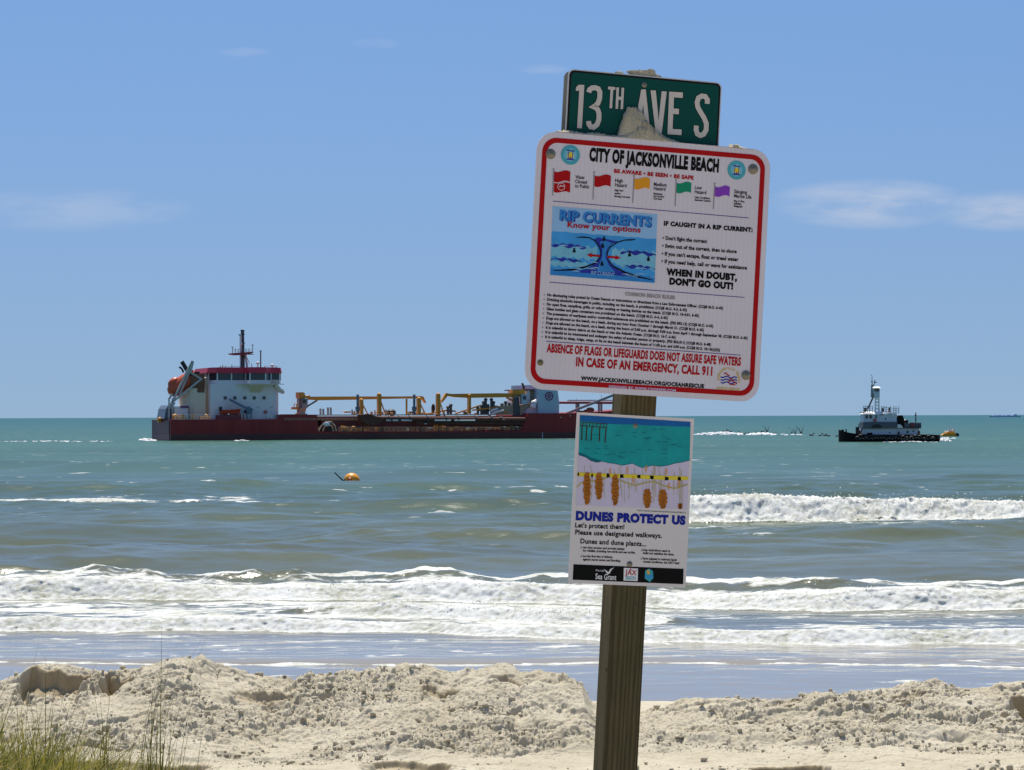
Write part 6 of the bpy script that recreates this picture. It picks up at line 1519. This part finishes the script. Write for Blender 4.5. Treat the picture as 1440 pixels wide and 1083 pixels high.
    for b, x0, y0, x1, y1 in (('can slow erosion and provide habitat', 103, 838, 347, 848), ('for wildlife, including rare birds and sea turtles.', 103, 857, 410, 869), ('are the first line of defense', 103, 889, 276, 895), ('against storm waves and flooding.', 103, 908, 323, 917),
                              ('trap wind-blown sand to', 455, 853, 613, 860), ('build and stabilize the dune.', 455, 871, 637, 880), ('have adapted to tolerate harsh', 455, 903, 652, 912), ('coastal conditions, but NOT feet!', 455, 921, 667, 931)):
        T(m, b, C(x0, y0), C(x1, y1), 3.0, .0006, .04)
    for x, y in ((88, 834), (88, 884), (443, 848), (441, 898)): bd.stroke(m, [C(x, y), C(x+4, y+5), C(x+11, y-9)], 2.4/4.165*PXM, .0006)
    m.build('text_lettering', M['ink_black'], bd.t)
    bar = P('ink_black', [(47, 931), (692, 958), (690, 1048), (43, 1022)], .0006, 'logo_bar', bd.t)
    m = MB(); T(m, 'Sea Grant', C(175, 1017), C(297, 1024), 7.6, .0009, .018); T(m, 'Florida', C(178, 972), C(226, 975), 2.6, .0009, 0); bd.poly(m, [C(*p) for p in ((222, 958), (240, 968), (252, 978), (262, 960), (288, 948), (272, 962), (258, 986), (246, 990), (236, 974))], .0009); m.build('bar_lettering', M['ink_white'], bar)
    jx = P('ink_white', [(342, 952), (425, 956), (423, 1030), (340, 1026)], .0010, 'logo_square', bar)
    m = MB(); T(m, 'JAX', C(350, 992), C(416, 995), 6.8, .0013, .02); bd.poly(m, [C(*p) for p in ((374, 968), (382, 954), (388, 968))], .0013); m.build('logo_lettering', M['ink_red'], jx)
    m = MB(); T(m, 'BEACH', C(355, 1020), C(410, 1022), 3.0, .0013, .03); bd.stroke(m, [C(352, 1003), C(412, 1006)], 3/4.165*PXM, .0013); m.build('logo_lettering', M['ink_teal'], jx)
    hx = P('ink_teal', [(489, 957), (512, 970), (515, 1012), (494, 1035), (464, 1014), (467, 968)], .0010, 'logo_badge', bar)
    P('ink_gold', [(474, 968), (490, 962), (496, 990), (480, 992)], .0013, 'badge_panel', hx); P('ink_midblue', [(466, 994), (512, 996), (511, 1012), (467, 1010)], .0014, 'badge_panel', hx)
    bolt(bd, (893.4, 598.8), 3.6); bolt(bd, (885.4, 793.4), 4.2)
    return bd
mk('dune_white', (0.66, 0.61, 0.60), 0.6, 0.04, 9)
mk('dune_lilac', (0.58, 0.52, 0.66), 0.7, 0.10, 20, spec=0.15)
mk('dune_teal', (0.012, 0.30, 0.31), 0.7, 0.35, 22, spec=0.15)
mk('dune_blue', (0.01, 0.11, 0.34), 0.7, 0.3, 26, spec=0.15)
mk('dune_deep', (0.005, 0.13, 0.17), 0.7, 0.2, 26, spec=0.15)
mk('dune_grass', (0.42, 0.36, 0.14), 0.7, 0.3, 20, spec=0.15)
mk('dune_brown', (0.38, 0.13, 0.015), 0.7, 0.4, 40, spec=0.15)
mk('dune_dark', (0.055, 0.015, 0.008), 0.7, 0.3, 40, spec=0.15)
mk('dune_ink_blue', (0.012, 0.022, 0.26), 0.7, 0.08, 9, spec=0.15)
DUNE = dune_sign()

# ------------------------------------------------------------------ post
def wood_material():
    m = bpy.data.materials.new('weathered_wood'); m.use_nodes = True
    t = m.node_tree; L = t.links; b = t.nodes['Principled BSDF']; b.inputs['Roughness'].default_value = 0.85; b.inputs['Specular IOR Level'].default_value = 0.2
    co = t.nodes.new('ShaderNodeTexCoord'); mp = t.nodes.new('ShaderNodeMapping'); mp.inputs['Scale'].default_value = (1, 1, 0.035); L.new(co.outputs['Object'], mp.inputs['Vector'])
    n1 = t.nodes.new('ShaderNodeTexNoise'); n1.inputs['Scale'].default_value = 14; n1.inputs['Detail'].default_value = 3; L.new(mp.outputs[0], n1.inputs['Vector'])
    ad = t.nodes.new('ShaderNodeMix'); ad.data_type = 'VECTOR'; ad.inputs['Factor'].default_value = 0.03; L.new(mp.outputs[0], ad.inputs['A']); L.new(n1.outputs['Color'], ad.inputs['B'])
    wv = t.nodes.new('ShaderNodeTexWave'); wv.inputs['Scale'].default_value = 24; wv.inputs['Distortion'].default_value = 7.0; wv.inputs['Detail'].default_value = 3; wv.inputs['Detail Scale'].default_value = 0.6; wv.bands_direction = 'X'
    L.new(ad.outputs['Result'], wv.inputs['Vector'])
    n2 = t.nodes.new('ShaderNodeTexNoise'); n2.inputs['Scale'].default_value = 260; n2.inputs['Detail'].default_value = 4; L.new(mp.outputs[0], n2.inputs['Vector'])
    n3 = t.nodes.new('ShaderNodeTexNoise'); n3.inputs['Scale'].default_value = 5; n3.inputs['Detail'].default_value = 3; L.new(co.outputs['Object'], n3.inputs['Vector'])
    cr = t.nodes.new('ShaderNodeValToRGB'); L.new(wv.outputs['Fac'], cr.inputs[0])
    cr.color_ramp.elements[0].color = (0.082, 0.064, 0.033, 1); cr.color_ramp.elements[1].color = (0.132, 0.106, 0.060, 1); cr.color_ramp.elements[1].position = .75
    mx = t.nodes.new('ShaderNodeMix'); mx.data_type = 'RGBA'; mx.blend_type = 'MULTIPLY'; mx.inputs['Factor'].default_value = .8; L.new(cr.outputs[0], mx.inputs['A'])
    c2 = t.nodes.new('ShaderNodeValToRGB'); L.new(n2.outputs['Fac'], c2.inputs[0]); c2.color_ramp.elements[0].position = .3; c2.color_ramp.elements[0].color = (.55, .55, .52, 1); c2.color_ramp.elements[1].position = .65
    L.new(c2.outputs[0], mx.inputs['B'])
    m2 = t.nodes.new('ShaderNodeMix'); m2.data_type = 'RGBA'; m2.blend_type = 'MULTIPLY'; m2.inputs['Factor'].default_value = .7; L.new(mx.outputs['Result'], m2.inputs['A'])
    c3 = t.nodes.new('ShaderNodeValToRGB'); L.new(n3.outputs['Fac'], c3.inputs[0]); c3.color_ramp.elements[0].position = .35; c3.color_ramp.elements[0].color = (.72, .80, .62, 1); c3.color_ramp.elements[1].position = .68; c3.color_ramp.elements[1].color = (1.0, .92, .80, 1)
    L.new(c3.outputs[0], m2.inputs['B']); L.new(m2.outputs['Result'], b.inputs['Base Color'])
    bp = t.nodes.new('ShaderNodeBump'); bp.inputs['Strength'].default_value = .45; bp.inputs['Distance'].default_value = .003
    am = t.nodes.new('ShaderNodeMath'); am.operation = 'ADD'; L.new(wv.outputs['Fac'], am.inputs[0]); L.new(n2.outputs['Fac'], am.inputs[1]); L.new(am.outputs[0], bp.inputs['Height']); L.new(bp.outputs[0], b.inputs['Normal'])
    return m
M['wood'] = wood_material()
def sign_post():
    # the front face lies just behind the small sign
    n = SR @ Vector((0, 1, 0))
    face = DUNE.o + n*0.0024
    def onface(x, y):
        d = ray(x, y); k = (face-CAM).dot(n)/d.dot(n); return CAM + d*k
    # visible silhouette 834.5..901 at row 1000; its right edge is the right edge of the front face
    xr, y_ = 901.4, 1000.0
    e = onface(xr, y_); hw = .0465
    base = e + SR @ Vector((-hw, hw, 0))
    ax = SR @ Vector((0, 0, 1))
    zb = 2.55
    base = base + ax*((zb-base.z)/ax.z)
    t = tag(bpy.data.objects.new('sign_post', None), 'square weathered wooden post carrying the three signs', 'post'); COL.objects.link(t)
    t.location = base; t.rotation_euler = SR.to_euler()
    top = 5.36-zb
    b = bmesh.new(); bmesh.ops.create_cube(b, size=1.0)
    for v in b.verts: v.co = (v.co.x*2*hw, v.co.y*2*hw, (v.co.z+.5)*top)
    bmesh.ops.bevel(b, geom=[e_ for e_ in b.edges if abs(e_.verts[0].co.z-e_.verts[1].co.z) > .5], offset=.006, segments=3, affect='EDGES')
    me = bpy.data.meshes.new('timber'); b.to_mesh(me); b.free(); me.materials.append(M['wood'])
    o = bpy.data.objects.new('timber', me); COL.objects.link(o); o.parent = t
    m = MB(); q = SR.transposed() @ (onface(901, 849)-base); m.tube((q.x-.012, -hw-.0005, q.z), (q.x-.012, -hw+.002, q.z), .0026, n=10); m.build('nail_head', M['black_paint'], t)
    m = MB(); q = SR.transposed() @ (onface(839, 941)-base); m.ball((-hw-.0005, -hw+.012, q.z), .004, .006, .007); m.build('splinter', M['wood'], t)
sign_post()

# ------------------------------------------------------------------ sand left on the signs
def heap_mesh(bd, name, top, base, y0, y1, label, seed, n=150, k=12, rough=.0022):
    """top and base outlines in photo points; the heap runs from y0 (front) to y1 (back) in board depth"""
    T_ = [bd.loc(*p) for p in top]; B_ = [bd.loc(*p) for p in base]
    ax = np.linspace(B_[0][0], B_[-1][0], n)
    zt = np.interp(ax, [p[0] for p in T_], [p[1] for p in T_]); zb = np.interp(ax, [p[0] for p in B_], [p[1] for p in B_])
    zt = np.maximum(zt, zb+.0004)
    G = np.zeros((k+1, n, 3))
    for j in range(k+1):
        t = j/k; prof = math.sin(math.pi*min(max(t, 0), 1))**.55 if 0 < t < 1 else 0
        y = y0+(y1-y0)*t
        z = zb+(zt-zb)*prof
        nz_ = fbm(ax/.006+seed*3, np.full(n, y)/.006+seed, 4, 120+seed)
        wd_, wv_ = worley(ax/.0075+seed*7, np.full(n, y)/.0055+seed*5, 170+seed)
        pit = np.clip(1-wd_/.34, 0, 1)*(wv_ > .5)
        nz_ = nz_ - 1.6*pit
        G[j, :, 0] = ax; G[j, :, 1] = y + rough*1.2*nz_*prof; G[j, :, 2] = z + rough*nz_*prof*np.clip((zt-zb)/.006, .2, 1)
    o = grid_object(name, G, SAND_WET, smooth=False)
    o.location = bd.o; o.rotation_euler = SR.to_euler()
    return tag(o, label, 'sand')
SAND_WET = sand_material('caked_sand', .95)
# thin crust and heap along the top of the large sign
heap_mesh(BIG, 'sand_heap', [(784, 183.8), (792, 184), (800, 183), (822, 187), (840, 186.5), (862, 190.5), (872, 190), (884, 187), (893, 182), (900, 175), (906, 169.5), (911, 169), (917, 175), (926, 184), (936, 191), (946, 196), (958, 200), (975, 202.5), (1000, 204), (1027, 206.5), (1032, 203.5), (1040, 204), (1045, 207), (1062, 210)],
          [(784, 185.2), (800, 187), (850, 191.4), (900, 196), (950, 200.4), (1000, 205), (1062, 210.8)], -.0006, .0245, 'pale crust of sand heaped along the top edge of the large sign', 1, n=640, k=26, rough=.0060)
def lump(bd, name, cpx, rx, ry, rz, yc, label, seed, rot=0.0, rough=.22, flat=-9):
    a = bd.loc(*cpx)
    b = bmesh.new(); bmesh.ops.create_icosphere(b, subdivisions=5, radius=1.0)
    co = np.array([v.co[:] for v in b.verts])
    f = 1 + rough*.5*fbm(co[:, 0]*1.2+co[:, 2]*.7+seed, co[:, 1]*1.2-co[:, 2]*.6, 3, 140+seed) + rough*.35*fbm(co[:, 0]*5+co[:, 1]*2+seed, co[:, 2]*5+co[:, 1]*3, 3, 150+seed) + .03*perlin(co[:, 0]*22+co[:, 1]*9, co[:, 2]*22+co[:, 1]*7, 160+seed)
    for v, q, ff in zip(b.verts, co, f):
        x, y, z = q*ff*np.array([rx, ry, rz]); c_, s_ = math.cos(rot), math.sin(rot)
        v.co = (x*c_-z*s_, y, max(x*s_+z*c_, flat))
    me = bpy.data.meshes.new(name); b.to_mesh(me); b.free(); me.materials.append(SAND_WET)
    o = bpy.data.objects.new(name, me); COL.objects.link(o)
    o.location = bd.o + SR @ Vector((a[0], yc, a[1])); o.rotation_euler = SR.to_euler()
    return tag(o, label, 'sand')
heap_mesh(BIG, 'sand_lump', [(870.5, 189), (872.5, 185), (875.5, 176), (878, 167.6), (880.5, 160), (883.5, 154.3), (886, 150.5), (890, 148.8), (896.6, 150.4), (902, 153.4), (906.6, 157.6), (910, 165), (913, 173), (918, 184), (924, 190)],
          [(869.5, 189.5), (924, 194.5)], .006, .030, 'tall pointed lump of wet sand stuck over the letter A of the street sign', 2, n=200, k=26, rough=.0046)
lump(STREET, 'sand_lump', (872, 99.5+4.2), 7*PXM, .008, 4.2*PXM, .010, 'small clump of sand on the street sign, left of its long top clump', 3, flat=-4.0*PXM)
lump(STREET, 'sand_lump', (908, 103.8), 23*PXM, .009, 4.6*PXM, .012, 'long crumbly clump of sand on the top edge of the street sign', 4, rot=R(-4), rough=.5)
lump(STREET, 'sand_lump', (916.5, 102.2), 8*PXM, .008, 6*PXM, .012, 'peaked clump of sand on the top edge of the street sign', 5, rough=.4)
lump(BIG, 'sand_lump', (1035, 207.2), 5.5*PXM, .007, 4*PXM, .006, 'small clump of sand near the right corner of the large sign', 6, rough=.4)

# ------------------------------------------------------------------ dune grass
def grass_material():
    m = bpy.data.materials.new('dune_grass_blade'); m.use_nodes = True
    t = m.node_tree; b = t.nodes['Principled BSDF']; b.inputs['Roughness'].default_value = .55; b.inputs['Specular IOR Level'].default_value = .3
    a = t.nodes.new('ShaderNodeAttribute'); a.attribute_name = 'tone'; cr = t.nodes.new('ShaderNodeValToRGB'); t.links.new(a.outputs['Fac'], cr.inputs[0])
    e = cr.color_ramp.elements
    for p, c in ((.35, (0.15, 0.16, 0.015)), (.6, (0.34, 0.31, 0.03)), (.8, (0.50, 0.38, 0.10))): e.new(p).color = (*c, 1)
    e[0].color = (0.045, 0.055, 0.009, 1); e[-1].color = (0.50, 0.38, 0.18, 1)
    t.links.new(cr.outputs[0], b.inputs['Base Color'])
    tr = t.nodes.new('ShaderNodeBsdfTranslucent'); t.links.new(cr.outputs[0], tr.inputs['Color']); mx = t.nodes.new('ShaderNodeMixShader'); mx.inputs[0].default_value = .30
    out = t.nodes['Material Output']; t.links.new(b.outputs[0], mx.inputs[1]); t.links.new(tr.outputs[0], mx.inputs[2]); t.links.new(mx.outputs[0], out.inputs['Surface'])
    return m
GRASS = grass_material()
def blades(name, specs):
    """specs: (root, direction, length, width, bend, tone)"""
    vs = []; fs = []; tn = []
    for (x, y, z), az_, tilt, ln, wd, bend, tone in specs:
        n = 7; d0 = Vector((math.cos(az_), math.sin(az_), 0)); p = Vector((x, y, z)); a = tilt
        side = Vector((-math.sin(az_), math.cos(az_), 0)); k = len(vs)
        # a blade folded along its rib: three points across
        for i in range(n+1):
            t = i/n; w2 = wd*(1-t)**.75*.5+.0004; dirv = d0*math.sin(a)+Vector((0, 0, math.cos(a))); nn = d0*math.cos(a)-Vector((0, 0, math.sin(a)))
            vs += [p+side*w2+nn*w2*.5, p-nn*w2*.3, p-side*w2+nn*w2*.5]; tn += [tone]*3
            p = p+dirv*ln/n; a += bend/n
        for i in range(n):
            for j in range(2): fs.append((k+i*3+j, k+i*3+j+1, k+i*3+j+4, k+i*3+j+3))
    me = bpy.data.meshes.new(name); me.from_pydata([tuple(v) for v in vs], [], fs)
    at_ = me.attributes.new('tone', 'FLOAT', 'POINT'); at_.data.foreach_set('value', tn); me.materials.append(GRASS)
    o = bpy.data.objects.new(name, me); COL.objects.link(o); return o
def ground(x, y): return float(np.interp(y, [-30, 8, 11, 14, 17, 20], [2.9, 2.9, 2.68, 2.32, 1.95, 1.5]))-0.03
def dune_grass():
    rr = random.Random(21)
    sp = []
    # low tangled growth on the dune at the lower left
    tufts = []
    for i in range(185):
        y = rr.uniform(11.6, 15.4); xp = rr.uniform(-150, 110) if rr.random() < .66 else rr.uniform(110, 250)
        if xp > 100 and y < 12.8: y += 1.4
        tufts.append((xp, y, np.interp(xp, [-150, 0, 60, 100, 140, 200, 262], [.74, .68, .60, .50, .45, .42, .34])*rr.uniform(.75, 1.12), rr.uniform(.05, .14), rr.gauss(0, .10)))
    for xp, y0, lim, sp_, tn in tufts:
        for k in range(int(rr.uniform(48, 100))):
            x = (xp-720)/F*y0+rr.gauss(0, sp_); y = y0+rr.gauss(0, sp_)
            ln = lim*rr.uniform(.4, 1.12); a_ = math.atan2(y-y0, x-(xp-720)/F*y0)+rr.gauss(0, .8)
            dead = rr.random() < .34
            sp.append(((x, y, ground(x, y)-.02), a_, abs(rr.gauss(.12, .28))+(.45 if dead else 0), ln*(.8 if dead else 1), rr.uniform(.005, .009), rr.uniform(.2, 2.4), min(1, max(0, (rr.uniform(.72, 1.0) if dead else rr.gauss(.50, .22))+tn))))
    o = blades('dune_grass', sp); tag(o, 'tangled low green and straw coloured dune grass', 'grass', kind='stuff')
    # taller clumps whose thin stalks cross the sand bank
    def clump(x0, y0, stalks, label):
        s2 = []
        for tx_, ty_, w_ in stalks + [(a+rr.uniform(-16, 16), b+rr.uniform(18, 60), c) for a, b, c in stalks[::2]]:      # tips
            y = y0+rr.uniform(-.12, .12); x = (x0-720)/F*y0+rr.uniform(-.05, .05); z = ground(x, y)-.02
            tip = at(tx_, ty_, y+rr.uniform(-.15, .15)); d = tip-Vector((x, y, z)); hz = math.hypot(d.x, d.y); L_ = d.length*1.03
            bend = rr.uniform(.15, .55); a = math.atan2(hz, d.z)-bend*.5
            s2.append(((x, y, z), math.atan2(d.y, d.x), a, L_, w_*1.25, bend, rr.uniform(.05, .42)))
        for i in range(26):
            y = y0+rr.uniform(-.2, .2); x = (x0-720)/F*y0+rr.uniform(-.12, .12)
            s2.append(((x, y, ground(x, y)-.02), rr.uniform(0, 6.28), abs(rr.gauss(.1, .2)), rr.uniform(.25, .6), rr.uniform(.003, .006), rr.uniform(.1, 1.2), rr.uniform(.2, .8)))
        o = blades('grass_clump', s2); tag(o, label, 'grass clump', 'tall grass clumps on the dune')
    clump(62, 13.6, [(64, 903, .0045), (158, 916, .004), (86, 948, .0045), (20, 965, .004), (112, 990, .004), (78, 975, .005), (95, 960, .0045), (0, 1000, .004), (40, 985, .005)], 'sparse grass clump with two long blades crossing, leftmost of the tall clumps')
    clump(150, 13.4, [(140, 985, .005), (118, 975, .005), (160, 955, .004), (128, 960, .0045), (165, 1000, .005), (56, 922, .003), (105, 1000, .005), (150, 1010, .005), (182, 985, .004)], 'middle tall grass clump with stalks leaning left over the sand')
    clump(208, 13.2, [(228, 888, .004), (258, 906, .004), (300, 898, .0045), (292, 905, .004), (215, 975, .005), (226, 960, .005), (232, 945, .005), (240, 985, .0055), (238, 1000, .006), (205, 990, .005), (190, 1000, .004), (222, 1005, .006), (246, 960, .004)], 'densest tall grass clump, its stalks leaning right past the sand peak')
    clump(238, 13.8, [(278, 980, .005), (262, 1000, .004), (245, 990, .004)], 'thin grass clump with one dark stalk, rightmost of the tall clumps')
dune_grass()
